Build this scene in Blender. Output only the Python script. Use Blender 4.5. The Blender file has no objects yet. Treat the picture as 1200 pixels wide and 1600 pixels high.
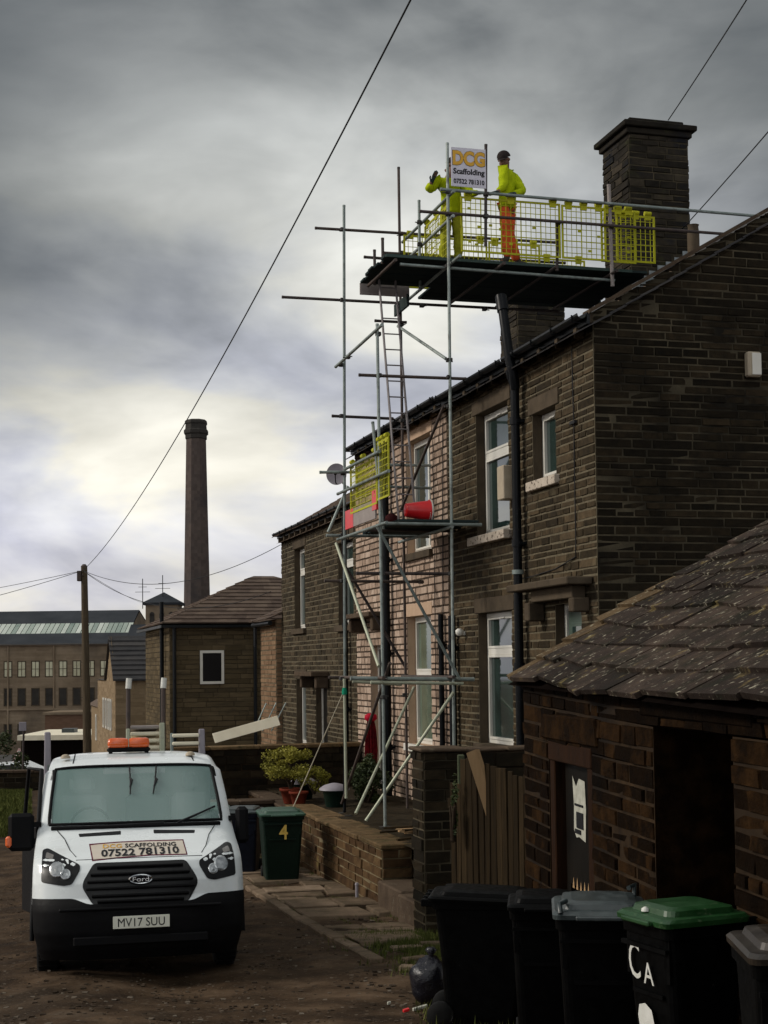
import bpy, bmesh, math, random
from mathutils import Vector, Matrix, noise
R = math.radians
sc = bpy.context.scene
col = sc.collection
rnd = random.Random(7)

# ------------------------------------------------------------------ camera
cam = bpy.data.cameras.new('camera'); camo = bpy.data.objects.new('camera', cam); col.objects.link(camo)
cam.sensor_fit = 'HORIZONTAL'; cam.sensor_width = 36.0
cam.lens = 2300 / 1200 * 36.0
cam.shift_y = 117.5 / 1200
cam.clip_end = 2000; cam.clip_start = .1
_p, _r = R(3.0), R(.7)
_f = Vector((0, math.cos(_p), math.sin(_p))); _u = Vector((0, -math.sin(_p), math.cos(_p))); _x = Vector((1, 0, 0))
# camera rolled clockwise so the scene leans counter-clockwise
_xr = _x * math.cos(_r) - _u * math.sin(_r); _ur = _x * math.sin(_r) + _u * math.cos(_r)
camo.matrix_world = Matrix(((_xr.x, _ur.x, -_f.x, 0), (_xr.y, _ur.y, -_f.y, 0), (_xr.z, _ur.z, -_f.z, 0), (0, 0, 0, 1)))
sc.camera = camo

# ------------------------------------------------------------------ world: overcast sky
SUN_EL, SUN_AZ = R(32), R(-88)      # azimuth measured from +Y towards +X
w = bpy.data.worlds.new('World'); sc.world = w; w.use_nodes = True
nt = w.node_tree; nt.nodes.clear(); N = nt.nodes.new; L = nt.links.new
def math_(op, a, b=None, clamp=False, tree=None):
    t = tree or nt; n = t.nodes.new('ShaderNodeMath'); n.operation = op; n.use_clamp = clamp
    for i, v in enumerate((a, b)):
        if v is None: continue
        if isinstance(v, (int, float)): n.inputs[i].default_value = v
        else: t.links.new(v, n.inputs[i])
    return n.outputs[0]
out = N('ShaderNodeOutputWorld'); bg1 = N('ShaderNodeBackground'); bg2 = N('ShaderNodeBackground'); add = N('ShaderNodeAddShader')
sky = N('ShaderNodeTexSky'); sky.sky_type = 'NISHITA'; sky.sun_disc = False; sky.sun_elevation = SUN_EL; sky.sun_rotation = SUN_AZ
sky.air_density = 1.5; sky.dust_density = 3
L(sky.outputs[0], bg1.inputs[0]); bg1.inputs[1].default_value = .012
tc = N('ShaderNodeTexCoord'); sep = N('ShaderNodeSeparateXYZ'); L(tc.outputs['Generated'], sep.inputs[0])
dx, dy, dz = sep.outputs
zz = math_('ADD', math_('MAXIMUM', dz, 0.0), .10)
px_ = math_('DIVIDE', dx, zz); py_ = math_('DIVIDE', dy, zz)
cmb = N('ShaderNodeCombineXYZ'); L(px_, cmb.inputs[0]); L(py_, cmb.inputs[1])
def noise_(vec, scale, det, rough=.55, tree=None, dist=0):
    t = tree or nt; n = t.nodes.new('ShaderNodeTexNoise'); t.links.new(vec, n.inputs['Vector'])
    n.inputs['Scale'].default_value = scale; n.inputs['Detail'].default_value = det; n.inputs['Roughness'].default_value = rough
    n.inputs['Distortion'].default_value = dist
    return n
mp = N('ShaderNodeMapping'); L(tc.outputs['Generated'], mp.inputs[0]); mp.inputs['Location'].default_value = (2.13, .7, .35); mp.inputs['Scale'].default_value = (1.0, 1.0, 2.3); mp.inputs['Rotation'].default_value = (0, R(9), 0)
n1 = noise_(mp.outputs[0], 4.2, 6, .50, dist=.35)
n2 = noise_(mp.outputs[0], 9, 5, .5, dist=.5)
# broad brightness of the cloud deck by height above the horizon, thicker (darker) deck aloft to the left
el = N('ShaderNodeValToRGB'); L(math_('MULTIPLY', dz, 2.0), el.inputs[0])
cr = el.color_ramp; cr.elements[0].position = 0; cr.elements[0].color = (.38, .38, .39, 1); cr.elements[1].position = 1; cr.elements[1].color = (.50, .50, .50, 1)
for p_, v_ in ((.07, .42), (.18, .50), (.30, .45), (.45, .40), (.61, .36), (.78, .225), (.90, .20)):
    e_ = cr.elements.new(p_); e_.color = (v_, v_, v_, 1)
# the deck thickens away from the bright break over the houses
off_ = math_('MAXIMUM', math_('SUBTRACT', math_('ABSOLUTE', math_('SUBTRACT', dx, .03)), .05), 0.0)
hi_ = math_('MULTIPLY', math_('SUBTRACT', dz, .12), 8.0, True)
side = math_('MAXIMUM', math_('SUBTRACT', 1.0, math_('MULTIPLY', math_('MULTIPLY', off_, hi_), 3.1)), .30)
cl = math_('ADD', .62, math_('MULTIPLY', math_('SUBTRACT', n1.outputs[0], .5), 4.4))
cl2 = math_('ADD', .60, math_('MULTIPLY', math_('SUBTRACT', n2.outputs[0], .5), .9))
lum = math_('MULTIPLY', math_('MULTIPLY', el.outputs[0], side), math_('MAXIMUM', math_('ADD', math_('MULTIPLY', cl, .62), cl2), .35))
# bright thin parts warm, thick parts bluish grey low down, greenish grey aloft
tintr = N('ShaderNodeValToRGB'); L(cl, tintr.inputs[0]); t_ = tintr.color_ramp
t_.elements[0].position = .25; t_.elements[0].color = (.92, .935, 1.12, 1); t_.elements[1].position = 1.0; t_.elements[1].color = (1.06, 1.015, .90, 1)
e_ = t_.elements.new(.7); e_.color = (.98, .98, 1.03, 1)
mixc = N('ShaderNodeMix'); mixc.data_type = 'RGBA'; L(math_('MULTIPLY', math_('SUBTRACT', dz, .15), 5.0, True), mixc.inputs['Factor'])
L(tintr.outputs[0], mixc.inputs['A']); mixc.inputs['B'].default_value = (.99, 1.0, .955, 1)
lum = math_('MULTIPLY', lum, math_('ADD', 1.0, math_('MULTIPLY', math_('MULTIPLY', dy, -2.5, True), .9)))  # added brightness in the unseen sky behind the camera, to light the truck
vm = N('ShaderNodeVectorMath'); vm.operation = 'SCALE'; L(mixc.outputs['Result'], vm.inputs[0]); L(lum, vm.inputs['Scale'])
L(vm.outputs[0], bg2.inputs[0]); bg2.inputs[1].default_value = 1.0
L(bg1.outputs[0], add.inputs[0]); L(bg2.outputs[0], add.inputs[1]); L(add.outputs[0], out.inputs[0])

# ------------------------------------------------------------------ sun behind the overcast
sl = bpy.data.lights.new('sun', 'SUN'); sl.energy = 1.5; sl.angle = R(14); sl.color = (1, .94, .86)
so = bpy.data.objects.new('sun', sl); col.objects.link(so)
sd = Vector((math.sin(SUN_AZ) * math.cos(SUN_EL), math.cos(SUN_AZ) * math.cos(SUN_EL), math.sin(SUN_EL)))
so.rotation_euler = sd.to_track_quat('Z', 'Y').to_euler()
sc.view_settings.view_transform = 'Standard'; sc.view_settings.look = 'None'; sc.view_settings.gamma = 1
sc.view_settings.use_curve_mapping = False; sc.view_settings.exposure = 0.55

# ================================================================== helpers
class Frame:
    def __init__(s, ox, oy, ang, pitch=0, oz=0):
        s.o = Vector((ox, oy, oz)); s.ang = ang
        s.m = Matrix.Translation(s.o) @ Matrix.Rotation(ang, 4, 'Z') @ Matrix.Rotation(pitch, 4, 'X'); s.pitch = pitch
WF = Frame(0, 0, 0)
TF = Frame(2.61965, 18.0, math.atan2(644, 2300))     # terrace: x into the house, y along the terrace
SF = Frame(1.068, 11.4, math.atan2(350, 2300))       # outbuilding
INFO = {}
def setp(o, label=None, cat=None, group=None, kind=None):
    if label: o['label'] = label
    if cat: o['category'] = cat
    if group: o['group'] = group
    if kind: o['kind'] = kind
def place(o, fr, base):
    o.matrix_world = fr.m @ Matrix.Translation(Vector(base)); INFO[o.name] = (fr, Vector(base))
def thing(name, label, cat, fr=WF, base=(0, 0, 0), group=None):
    o = bpy.data.objects.new(name, None); o.empty_display_size = .2; col.objects.link(o)
    place(o, fr, base); setp(o, label, cat, group); return o
def copy_tree(o, parent=None):
    c = o.copy(); col.objects.link(c)
    if parent is not None:
        c.parent = parent; c.matrix_parent_inverse = o.matrix_parent_inverse.copy()
    for ch in list(o.children): copy_tree(ch, c)
    return c
class MB:
    def __init__(s): s.v = []; s.f = []; s.mi = []; s.tint = []; s.sm = []
    def face(s, pts, mi=0, tint=None, sm=False):
        n = len(s.v); s.v += [tuple(p) for p in pts]; s.f.append(tuple(range(n, n + len(pts)))); s.mi.append(mi); s.tint.append(rnd.random() if tint is None else tint); s.sm.append(sm)
    def mesh(s, verts, faces, mi=0, tint=None, sm=False):
        n = len(s.v); s.v += [tuple(p) for p in verts]; t = rnd.random() if tint is None else tint
        for f in faces: s.f.append(tuple(i + n for i in f)); s.mi.append(mi); s.tint.append(t); s.sm.append(sm)
    def box(s, a, b, mi=0, bev=0, jit=0, tint=None):
        x0, y0, z0 = a; x1, y1, z1 = b
        x0, x1 = min(x0, x1), max(x0, x1); y0, y1 = min(y0, y1), max(y0, y1); z0, z1 = min(z0, z1), max(z0, z1)
        P = [Vector((x, y, z)) for z in (z0, z1) for y in (y0, y1) for x in (x0, x1)]
        if jit: P = [p + Vector((rnd.uniform(-jit, jit), rnd.uniform(-jit, jit), rnd.uniform(-jit, jit))) for p in P]
        s.hexa(P, mi, bev, tint)
    def hexa(s, P, mi=0, bev=0, tint=None):
        """P: 8 corners, index = x + 2y + 4z"""
        F = [(0, 2, 3, 1), (4, 5, 7, 6), (0, 1, 5, 4), (2, 6, 7, 3), (0, 4, 6, 2), (1, 3, 7, 5)]
        P = [Vector(p) for p in P]
        if not bev: s.mesh(P, F, mi, tint); return
        c = sum(P, Vector()) / 8
        bm = bmesh.new(); vs = [bm.verts.new(p) for p in P]
        for f in F: bm.faces.new([vs[i] for i in f])
        bmesh.ops.bevel(bm, geom=bm.edges[:], offset=bev, segments=1, affect='EDGES')
        bm.verts.index_update(); s.mesh([v.co for v in bm.verts], [[v.index for v in f.verts] for f in bm.faces], mi, tint); bm.free()
    def obox(s, c, X, Y, Z, hx, hy, hz, mi=0, bev=0, tint=None):
        c = Vector(c); X = Vector(X).normalized() * hx; Y = Vector(Y).normalized() * hy; Z = Vector(Z).normalized() * hz
        s.hexa([c + X * i + Y * j + Z * k for k in (-1, 1) for j in (-1, 1) for i in (-1, 1)], mi, bev, tint)
    def tube(s, a, b, r, n=8, r2=None, mi=0, caps=True, tint=None):
        s.path([a, b], r, n, mi, caps, tint, r2)
    def path(s, pts, r, n=8, mi=0, caps=True, tint=None, r2=None, radii=None):
        pts = [Vector(p) for p in pts]; k = len(pts); V = []
        up = None
        for i, p in enumerate(pts):
            d = (pts[min(i + 1, k - 1)] - pts[max(i - 1, 0)]).normalized()
            if up is None:
                up = Vector((0, 0, 1)) if abs(d.z) < .9 else Vector((1, 0, 0))
            a = (up - d * up.dot(d)).normalized(); bb = d.cross(a); up = a
            rr = radii[i] if radii else (r if r2 is None else r + (r2 - r) * i / (k - 1))
            for j in range(n):
                t = 2 * math.pi * j / n; V.append(p + a * math.cos(t) * rr + bb * math.sin(t) * rr)
        F = [(i * n + j, i * n + (j + 1) % n, (i + 1) * n + (j + 1) % n, (i + 1) * n + j) for i in range(k - 1) for j in range(n)]
        tt = rnd.random() if tint is None else tint
        s.mesh(V, F, mi, tt, True)
        if caps: s.face(V[:n][::-1], mi, tt); s.face(V[-n:], mi, tt)
    def lathe(s, c, prof, n=20, mi=0, sm=True, axis='z', tint=None):
        c = Vector(c); V = []
        for r, z in prof:
            for j in range(n):
                t = 2 * math.pi * j / n; x, y = r * math.cos(t), r * math.sin(t)
                V.append(c + (Vector((x, y, z)) if axis == 'z' else Vector((x, z, y)) if axis == 'y' else Vector((z, x, y))))
        k = len(prof)
        F = [(i * n + j, i * n + (j + 1) % n, (i + 1) * n + (j + 1) % n, (i + 1) * n + j) for i in range(k - 1) for j in range(n)]
        s.mesh(V, F, mi, tint, sm)
        s.face(V[:n][::-1], mi, tint); s.face(V[-n:], mi, tint)
    def build(s, name, mats, parent=None, fr=WF, base=(0, 0, 0), fix=False, **kw):
        if parent is not None:
            fr, base = INFO[parent.name]
        b = Vector(base)
        me = bpy.data.meshes.new(name); me.from_pydata([tuple(Vector(v) - b) for v in s.v], [], s.f)
        if not isinstance(mats, (list, tuple)): mats = [mats]
        for m in mats: me.materials.append(m)
        me.polygons.foreach_set('material_index', s.mi); me.polygons.foreach_set('use_smooth', s.sm)
        at = me.color_attributes.new('tint', 'FLOAT_COLOR', 'CORNER'); buf = []
        for f, t in zip(s.f, s.tint): buf += [t, t, t, 1.0] * len(f)
        at.data.foreach_set('color', buf)
        me.update()
        if fix:
            bm = bmesh.new(); bm.from_mesh(me); bmesh.ops.remove_doubles(bm, verts=bm.verts[:], dist=1e-4); bmesh.ops.recalc_face_normals(bm, faces=bm.faces[:]); bm.to_mesh(me); bm.free()
        o = bpy.data.objects.new(name, me); col.objects.link(o)
        if parent is not None:
            o.parent = parent; INFO[o.name] = (fr, b)
        else: place(o, fr, base)
        setp(o, **kw); return o

# ------------------------------------------------------------------ materials
def M(name, cols, scale=6, detail=6, rough=.8, rvar=.1, metal=0, bump=.0, bscale=None, tint=0.0, nrange=(.3, .7), stain=None, stretch=(1, 1, 1), coat=0, spec=None, trans=0, alpha=1, spots=None, emit=None):
    if spec is None: spec = .07 if rough >= .7 else .22 if rough >= .5 else .5
    m = bpy.data.materials.new(name); m.use_nodes = True; t = m.node_tree; b = t.nodes['Principled BSDF']; nn = t.nodes.new; ll = t.links.new
    tcn = nn('ShaderNodeTexCoord'); mpn = nn('ShaderNodeMapping'); ll(tcn.outputs['Object'], mpn.inputs[0]); mpn.inputs['Scale'].default_value = stretch
    vec = mpn.outputs[0]
    n = noise_(vec, scale, detail, .6, t)
    mr = nn('ShaderNodeMapRange'); ll(n.outputs[0], mr.inputs[0]); mr.inputs[1].default_value = nrange[0]; mr.inputs[2].default_value = nrange[1]
    f = mr.outputs[0]
    if tint:
        a = nn('ShaderNodeAttribute'); a.attribute_name = 'tint'
        f = math_('ADD', math_('MULTIPLY', a.outputs['Fac'], tint, tree=t), math_('MULTIPLY', f, 1 - tint, tree=t), tree=t)
    r = nn('ShaderNodeValToRGB'); ll(f, r.inputs[0]); cr = r.color_ramp
    k = len(cols)
    cr.elements[0].color = (*cols[0], 1); cr.elements[1].color = (*cols[-1], 1)
    for i in range(1, k - 1): e = cr.elements.new(i / (k - 1)); e.color = (*cols[i], 1)
    c = r.outputs[0]
    def over(c, scl, lo, hi, colr, det=5, strg=1.0):
        ns = noise_(vec, scl, det, .62, t); q = nn('ShaderNodeMapRange'); ll(ns.outputs[0], q.inputs[0]); q.inputs[1].default_value = lo; q.inputs[2].default_value = hi; q.inputs[4].default_value = strg
        mx = nn('ShaderNodeMix'); mx.data_type = 'RGBA'; ll(q.outputs[0], mx.inputs['Factor']); ll(c, mx.inputs['A']); mx.inputs['B'].default_value = (*colr, 1)
        return mx.outputs['Result']
    for st in (stain or []): c = over(c, *st)
    ll(c, b.inputs['Base Color'])
    rr = nn('ShaderNodeMapRange'); ll(n.outputs[0], rr.inputs[0]); rr.inputs[1].default_value = .25; rr.inputs[2].default_value = .75; rr.inputs[3].default_value = max(rough - rvar, .02); rr.inputs[4].default_value = min(rough + rvar, 1)
    ll(rr.outputs[0], b.inputs['Roughness'])
    b.inputs['Metallic'].default_value = metal; b.inputs['Specular IOR Level'].default_value = spec; b.inputs['Coat Weight'].default_value = coat
    b.inputs['Coat Roughness'].default_value = .08
    b.inputs['Transmission Weight'].default_value = trans; b.inputs['Alpha'].default_value = alpha
    if bump:
        nb = noise_(vec, bscale or scale * 5, 6, .65, t); bu = nn('ShaderNodeBump'); ll(nb.outputs[0], bu.inputs['Height']); bu.inputs['Strength'].default_value = bump; bu.inputs['Distance'].default_value = .02
        ll(bu.outputs[0], b.inputs['Normal'])
    if emit: b.inputs['Emission Color'].default_value = (*emit[0], 1); b.inputs['Emission Strength'].default_value = emit[1]
    return m
soot = (.012, .011, .010)
m_stone = M('sooty_sandstone', [(.013, .010, .006), (.045, .033, .019), (.120, .086, .050)], 9, tint=.55, bump=.5, bscale=45, stain=[(1.1, .48, .75, (.024, .020, .016), 5, .8), (2.3, .60, .72, (.15, .125, .075), 6, .45)])
m_stone_far = M('sandstone_far', [(.018, .014, .009), (.048, .037, .023), (.11, .083, .052)], 9, tint=.55, bump=.5, bscale=45, stain=[(1.3, .52, .75, (.035, .03, .024), 5, .7)])
m_mortar = M('mortar', [(.095, .080, .052), (.165, .140, .095)], 12, bump=.3, stain=[(1.1, .50, .7, (.05, .042, .03), 5, .8)])
m_pink = M('cleaned_pink_stone', [(.22, .155, .115), (.40, .295, .225), (.56, .44, .35)], 8, tint=.6, bump=.5, bscale=45, stain=[(1.5, .55, .8, (.20, .13, .09), 5, .6)])
m_pink_mortar = M('dark_open_joints', [(.030, .021, .015), (.085, .062, .045)], 12, bump=.3)
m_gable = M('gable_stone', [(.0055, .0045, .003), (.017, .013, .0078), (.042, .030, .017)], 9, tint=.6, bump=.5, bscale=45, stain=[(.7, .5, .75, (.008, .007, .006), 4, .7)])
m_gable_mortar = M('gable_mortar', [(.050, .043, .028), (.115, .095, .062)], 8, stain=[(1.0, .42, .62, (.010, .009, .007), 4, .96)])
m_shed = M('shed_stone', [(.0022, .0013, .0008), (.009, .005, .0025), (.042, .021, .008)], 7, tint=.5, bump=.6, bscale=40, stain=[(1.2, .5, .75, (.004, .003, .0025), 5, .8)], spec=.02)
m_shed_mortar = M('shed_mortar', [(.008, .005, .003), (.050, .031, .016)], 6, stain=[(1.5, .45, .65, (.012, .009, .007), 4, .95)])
m_low = M('garden_wall_stone', [(.028, .015, .008), (.075, .043, .021), (.14, .088, .042)], 7, tint=.5, bump=.6, bscale=40, stain=[(1.6, .55, .75, (.03, .022, .014), 5, .7), (2.6, .62, .72, (.26, .22, .07), 4, .5)])
m_low_mortar = M('garden_wall_mortar', [(.13, .105, .06), (.24, .195, .12)], 7, stain=[(1.5, .5, .7, (.05, .04, .025), 4, .9)])
m_cope = M('worn_coping', [(.065, .040, .020), (.13, .085, .043), (.23, .155, .085)], 5, tint=.3, bump=.8, bscale=30, stain=[(3, .5, .68, (.035, .034, .014), 6, .7), (14, .58, .68, (.02, .018, .012), 5, .7)])
m_copedark = M('dark_coping', [(.05, .034, .024), (.11, .08, .055)], 5, tint=.3, bump=.6, bscale=30, stain=[(9, .6, .7, (.16, .14, .10), 5, .5)])
m_lintel = M('dressed_stone', [(.055, .042, .029), (.10, .077, .053)], 4, tint=.3, bump=.3, stain=[(3, .52, .75, (.03, .025, .02), 5, .7)])
m_pinklintel = M('dressed_pink_stone', [(.42, .29, .20), (.52, .38, .27)], 4, tint=.3, bump=.3)
m_sillw = M('painted_sill', [(.42, .36, .29), (.55, .48, .40)], 6, bump=.2, stain=[(14, .56, .62, (.07, .05, .04), 4, .9)])
m_slab = M('stone_slate', [(.010, .0072, .006), (.030, .0215, .0172), (.078, .056, .043)], 5, tint=.55, bump=.7, bscale=26, stretch=(1, 1, 1), stain=[(3.2, .50, .72, (.018, .016, .012), 5, .6), (3.5, .50, .66, (.010, .012, .006), 6, .6), (19, .595, .68, (.36, .33, .25), 7, .85), (5, .61, .68, (.20, .155, .06), 6, .6)])
m_slabtan = M('stone_slate_tan', [(.060, .040, .022), (.13, .088, .046)], 5, tint=.4, bump=.7, bscale=26, stain=[(20, .60, .66, (.36, .33, .24), 3, .6), (6, .55, .7, (.05, .04, .03), 4, .7)])
m_slate = M('dark_roof_slate', [(.020, .020, .022), (.045, .042, .042), (.075, .068, .062)], 4, tint=.55, bump=.4, rough=.55)
m_slatebrown = M('brown_roof_slate', [(.055, .038, .03), (.10, .072, .056), (.16, .12, .09)], 4, tint=.55, bump=.5, rough=.7)
m_gutter = M('black_gutter', [(.003, .004, .005), (.006, .008, .010)], 8, rough=.35, rvar=.08, spec=.25)
m_pipe = M('black_iron_pipe', [(.002, .003, .004), (.004, .005, .007)], 8, rough=.4, rvar=.1, spec=.15, stain=[(30, .66, .7, (.1, .1, .09), 3, .4)])
m_white = M('white_upvc', [(.62, .60, .53), (.72, .70, .64)], 3, rough=.35)
m_glass = M('dark_window_glass', [(.010, .022, .020), (.03, .055, .05)], 1.4, rough=.03, rvar=.02, spec=.9, coat=.6)
m_curtain = M('cream_curtain', [(.30, .26, .18), (.52, .47, .36)], 5, stretch=(1, 12, .3))
m_doorblack = M('dark_painted_door', [(.004, .0035, .003), (.010, .008, .006)], 3, rough=.55, spec=.06)
m_doorgreen = M('grey_green_door', [(.05, .075, .06), (.07, .10, .08)], 3, rough=.4)
m_steel = M('galvanised_tube', [(.13, .16, .155), (.25, .29, .275), (.38, .42, .395)], 7, tint=.5, metal=.35, rough=.5, stain=[(5, .55, .7, (.07, .06, .05), 4, .6)])
m_steelpale = M('pale_galvanised_tube', [(.34, .36, .27), (.48, .50, .38)], 7, tint=.4, metal=.2, rough=.5, stain=[(7, .6, .72, (.14, .12, .09), 4, .5)])
m_steeldark = M('rusty_dark_tube', [(.035, .03, .032), (.07, .055, .05), (.11, .08, .065)], 9, tint=.5, metal=.2, rough=.6)
m_coupler = M('drop_forged_coupler', [(.03, .03, .03), (.09, .085, .08)], 20, metal=.5, rough=.55)
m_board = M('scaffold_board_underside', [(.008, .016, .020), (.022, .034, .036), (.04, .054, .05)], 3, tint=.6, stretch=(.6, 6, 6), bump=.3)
m_ply = M('grey_ply_board', [(.24, .21, .20), (.34, .30, .28)], 5, tint=.3, bump=.2)
m_yellow = M('yellow_mesh_plastic', [(.30, .30, .008), (.50, .49, .014)], 3, rough=.55, tint=.4, stain=[(6, .55, .72, (.20, .19, .04), 4, .6)])
m_red = M('red_plastic', [(.55, .008, .012), (.70, .015, .02)], 3, rough=.35)
m_wood = M('weathered_fence_wood', [(.009, .006, .003), (.026, .017, .008), (.06, .04, .02)], 3, tint=.5, stretch=(12, 12, .8), bump=.5, bscale=20)
m_tanwood = M('raw_timber', [(.30, .19, .10), (.42, .28, .15)], 3, tint=.3, stretch=(8, 8, 1))
m_frame = M('stained_door_frame', [(.010, .0045, .0022), (.030, .013, .006)], 3, stretch=(8, 8, 1), bump=.3)
m_cream = M('cream_board', [(.72, .66, .50), (.84, .78, .62)], 3, rough=.6)
m_black = M('black_bin_plastic', [(.0006, .0007, .0008), (.0014, .0015, .0016)], 20, rough=.5, rvar=.15, spec=.07, stain=[(26, .70, .76, (.05, .05, .045), 3, .35)])
m_navy = M('blue_black_bin_plastic', [(.002, .004, .010), (.005, .008, .018)], 20, rough=.5, spec=.2)
m_binbody = M('dark_green_bin_plastic', [(.002, .010, .006), (.004, .016, .010)], 20, rough=.5, spec=.2, stain=[(26, .70, .76, (.04, .045, .04), 3, .3)])
m_green = M('green_lid_plastic', [(.005, .034, .007), (.012, .058, .014)], 12, rough=.4, stain=[(22, .6, .7, (.09, .13, .07), 3, .5)])
m_greenlid2 = M('dull_green_lid_plastic', [(.012, .048, .028), (.028, .085, .05)], 9, rough=.4)
m_grey = M('grey_lid_plastic', [(.016, .024, .026), (.050, .064, .066)], 12, rough=.4, stain=[(18, .58, .7, (.04, .045, .045), 3, .6)])
m_brownlid = M('brown_lid_plastic', [(.009, .006, .004), (.028, .02, .012)], 12, rough=.4)
m_rubber = M('black_rubber', [(.003, .003, .003), (.008, .008, .008)], 20, rough=.85, spec=.2)
m_paint = M('white_van_paint', [(.74, .79, .80), (.82, .86, .87)], 1.5, rough=.28, rvar=.06, coat=.5, stain=[(3, .56, .85, (.40, .38, .33), 6, .45)])
m_trim = M('dark_van_plastic', [(.0025, .0025, .003), (.005, .005, .006)], 30, rough=.6, spec=.12)
m_grille = M('grille_plastic', [(.002, .002, .003), (.004, .004, .005)], 30, rough=.35, spec=.3)
m_chrome = M('chrome', [(.55, .57, .60), (.7, .72, .75)], 9, metal=1, rough=.15, rvar=.05)
m_amber = M('amber_lens', [(.62, .085, .010), (.75, .13, .018)], 8, rough=.25, coat=.4)
m_plate = M('white_number_plate', [(.74, .74, .62), (.80, .80, .70)], 8, rough=.4)
m_ink = M('black_lettering', [(.006, .006, .008), (.012, .012, .014)], 8, rough=.5)
m_gold = M('gold_lettering', [(.62, .33, .035), (.72, .42, .06)], 8, rough=.5)
m_sign = M('white_sign_vinyl', [(.55, .53, .62), (.66, .64, .70)], 3, rough=.4, stain=[(5, .6, .8, (.45, .4, .4), 4, .4)])
m_magnet = M('magnetic_sign', [(.58, .50, .40), (.66, .60, .52)], 3, rough=.4)
m_maroon = M('maroon_border', [(.10, .02, .04), (.14, .03, .05)], 3)
m_lamp = M('headlamp_reflector', [(.25, .27, .28), (.6, .62, .64)], 14, metal=.6, rough=.15)
m_cab = M('cab_interior', [(.02, .03, .035), (.16, .20, .20), (.55, .62, .60)], 2.0, tint=.85)
m_windscreen = M('windscreen_glass', [(.27, .44, .41), (.35, .52, .49)], 2.2, rough=.04, rvar=.02, alpha=.46, coat=1, spec=1)  # pale teal base colour stands in for bright sky reflected in the screen
m_hiviz = M('hi_vis_yellow_cloth', [(.29, .37, .004), (.46, .55, .010)], 9, rough=.8, bump=.25, bscale=30)
m_hiviztrs = M('dull_yellow_work_trousers', [(.26, .27, .02), (.36, .37, .03)], 9, rough=.85, bump=.25, bscale=30)
m_orange = M('hi_vis_orange_cloth', [(.72, .10, .035), (.90, .17, .06)], 9, rough=.8, bump=.25, bscale=30)
m_skin = M('skin', [(.16, .085, .06), (.23, .125, .09)], 8, rough=.55)  # toned darker to carry the shade on the faces in its colour
m_glove = M('dark_glove', [(.02, .035, .035), (.04, .055, .055)], 12, rough=.8)
m_hair = M('dark_cap_cloth', [(.018, .014, .014), (.035, .028, .026)], 12, rough=.9)
m_boot = M('dusty_boot', [(.035, .03, .028), (.09, .08, .07)], 12, rough=.8)
m_terra = M('terracotta', [(.10, .018, .010), (.17, .035, .018)], 8, rough=.8)
m_leaf = M('yellow_green_foliage', [(.09, .09, .012), (.22, .205, .028), (.40, .36, .055)], 4, tint=.8, rough=.6)
m_leafdark = M('dark_foliage', [(.012, .022, .008), (.035, .050, .015), (.07, .08, .025)], 4, tint=.8, rough=.6)
m_bark = M('bark', [(.03, .02, .014), (.06, .045, .03)], 12, bump=.5)
m_soil = M('dark_soil', [(.018, .014, .009), (.045, .034, .02)], 9, bump=.8, bscale=30)
m_lane = M('muddy_lane', [(.018, .0105, .0055), (.054, .034, .0195), (.120, .080, .050)], 1.6, 8, bump=.9, bscale=14, rough=.85, nrange=(.3, .72), stain=[(.5, .5, .75, (.026, .020, .014), 6, .7), (22, .60, .68, (.15, .12, .09), 3, .5), (1.1, .60, .74, (.11, .085, .062), 5, .5)])
m_flag = M('flagstone', [(.070, .050, .032), (.155, .112, .076), (.28, .21, .15)], 4, tint=.55, bump=.5, bscale=25, stain=[(2.4, .52, .7, (.055, .045, .025), 6, .8), (11, .60, .7, (.045, .05, .02), 4, .6)])
m_grass = M('rough_grass', [(.030, .040, .010), (.07, .085, .02), (.12, .12, .035)], 4, tint=.7, rough=.8)
m_pebble = M('loose_stones', [(.030, .021, .014), (.085, .062, .043), (.17, .145, .115)], 20, tint=.9, rough=.8)
m_polebrown = M('creosoted_pole', [(.06, .045, .03), (.11, .085, .055)], 5, stretch=(6, 6, .5))
m_wire = M('black_cable', [(.010, .010, .011), (.02, .02, .022)], 5, rough=.6)
m_millstone = M('mill_stone', [(.14, .105, .070), (.225, .172, .118), (.31, .243, .172)], .35, tint=.3, rough=.9, stain=[(.12, .5, .7, (.07, .06, .052), 5, .7)])
m_millroof = M('mill_slate', [(.028, .032, .038), (.05, .055, .062)], .4)
m_skylight = M('skylight_glass', [(.14, .20, .17), (.38, .44, .38), (.62, .66, .60)], 1.4, tint=.8, rough=.35)
m_millwin = M('mill_window_pane', [(.35, .33, .20), (.72, .70, .50)], .9, tint=.6, rough=.3)
m_milldark = M('dark_mill_opening', [(.03, .028, .025), (.055, .05, .045)], 1)
m_chimney = M('mill_chimney_stone', [(.060, .047, .042), (.115, .090, .078)], .5, tint=.5, stain=[(.25, .48, .7, (.04, .038, .04), 4, .8)])
m_brickfar = M('far_brick', [(.12, .07, .045), (.18, .11, .075)], 1.2, stretch=(1, 1, 5))
m_tanstone = M('tan_stone', [(.17, .12, .07), (.24, .175, .105), (.30, .22, .14)], 3, tint=.6, stretch=(1, 1, 4))
m_cotstone = M('cottage_stone', [(.060, .045, .024), (.100, .075, .042), (.15, .113, .065)], 3, tint=.6, stretch=(1, 1, 5), stain=[(.8, .5, .7, (.04, .033, .022), 4, .6)])
m_road = M('asphalt', [(.05, .048, .046), (.075, .072, .068)], 3)
m_lead = M('lead_flashing', [(.16, .18, .19), (.30, .33, .34)], 9, rough=.5)
m_paper = M('peeling_paper', [(.32, .32, .27), (.50, .50, .43)], 14, rough=.8)
m_beige = M('beige_plastic', [(.36, .30, .22), (.45, .38, .28)], 8, rough=.5)
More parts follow.
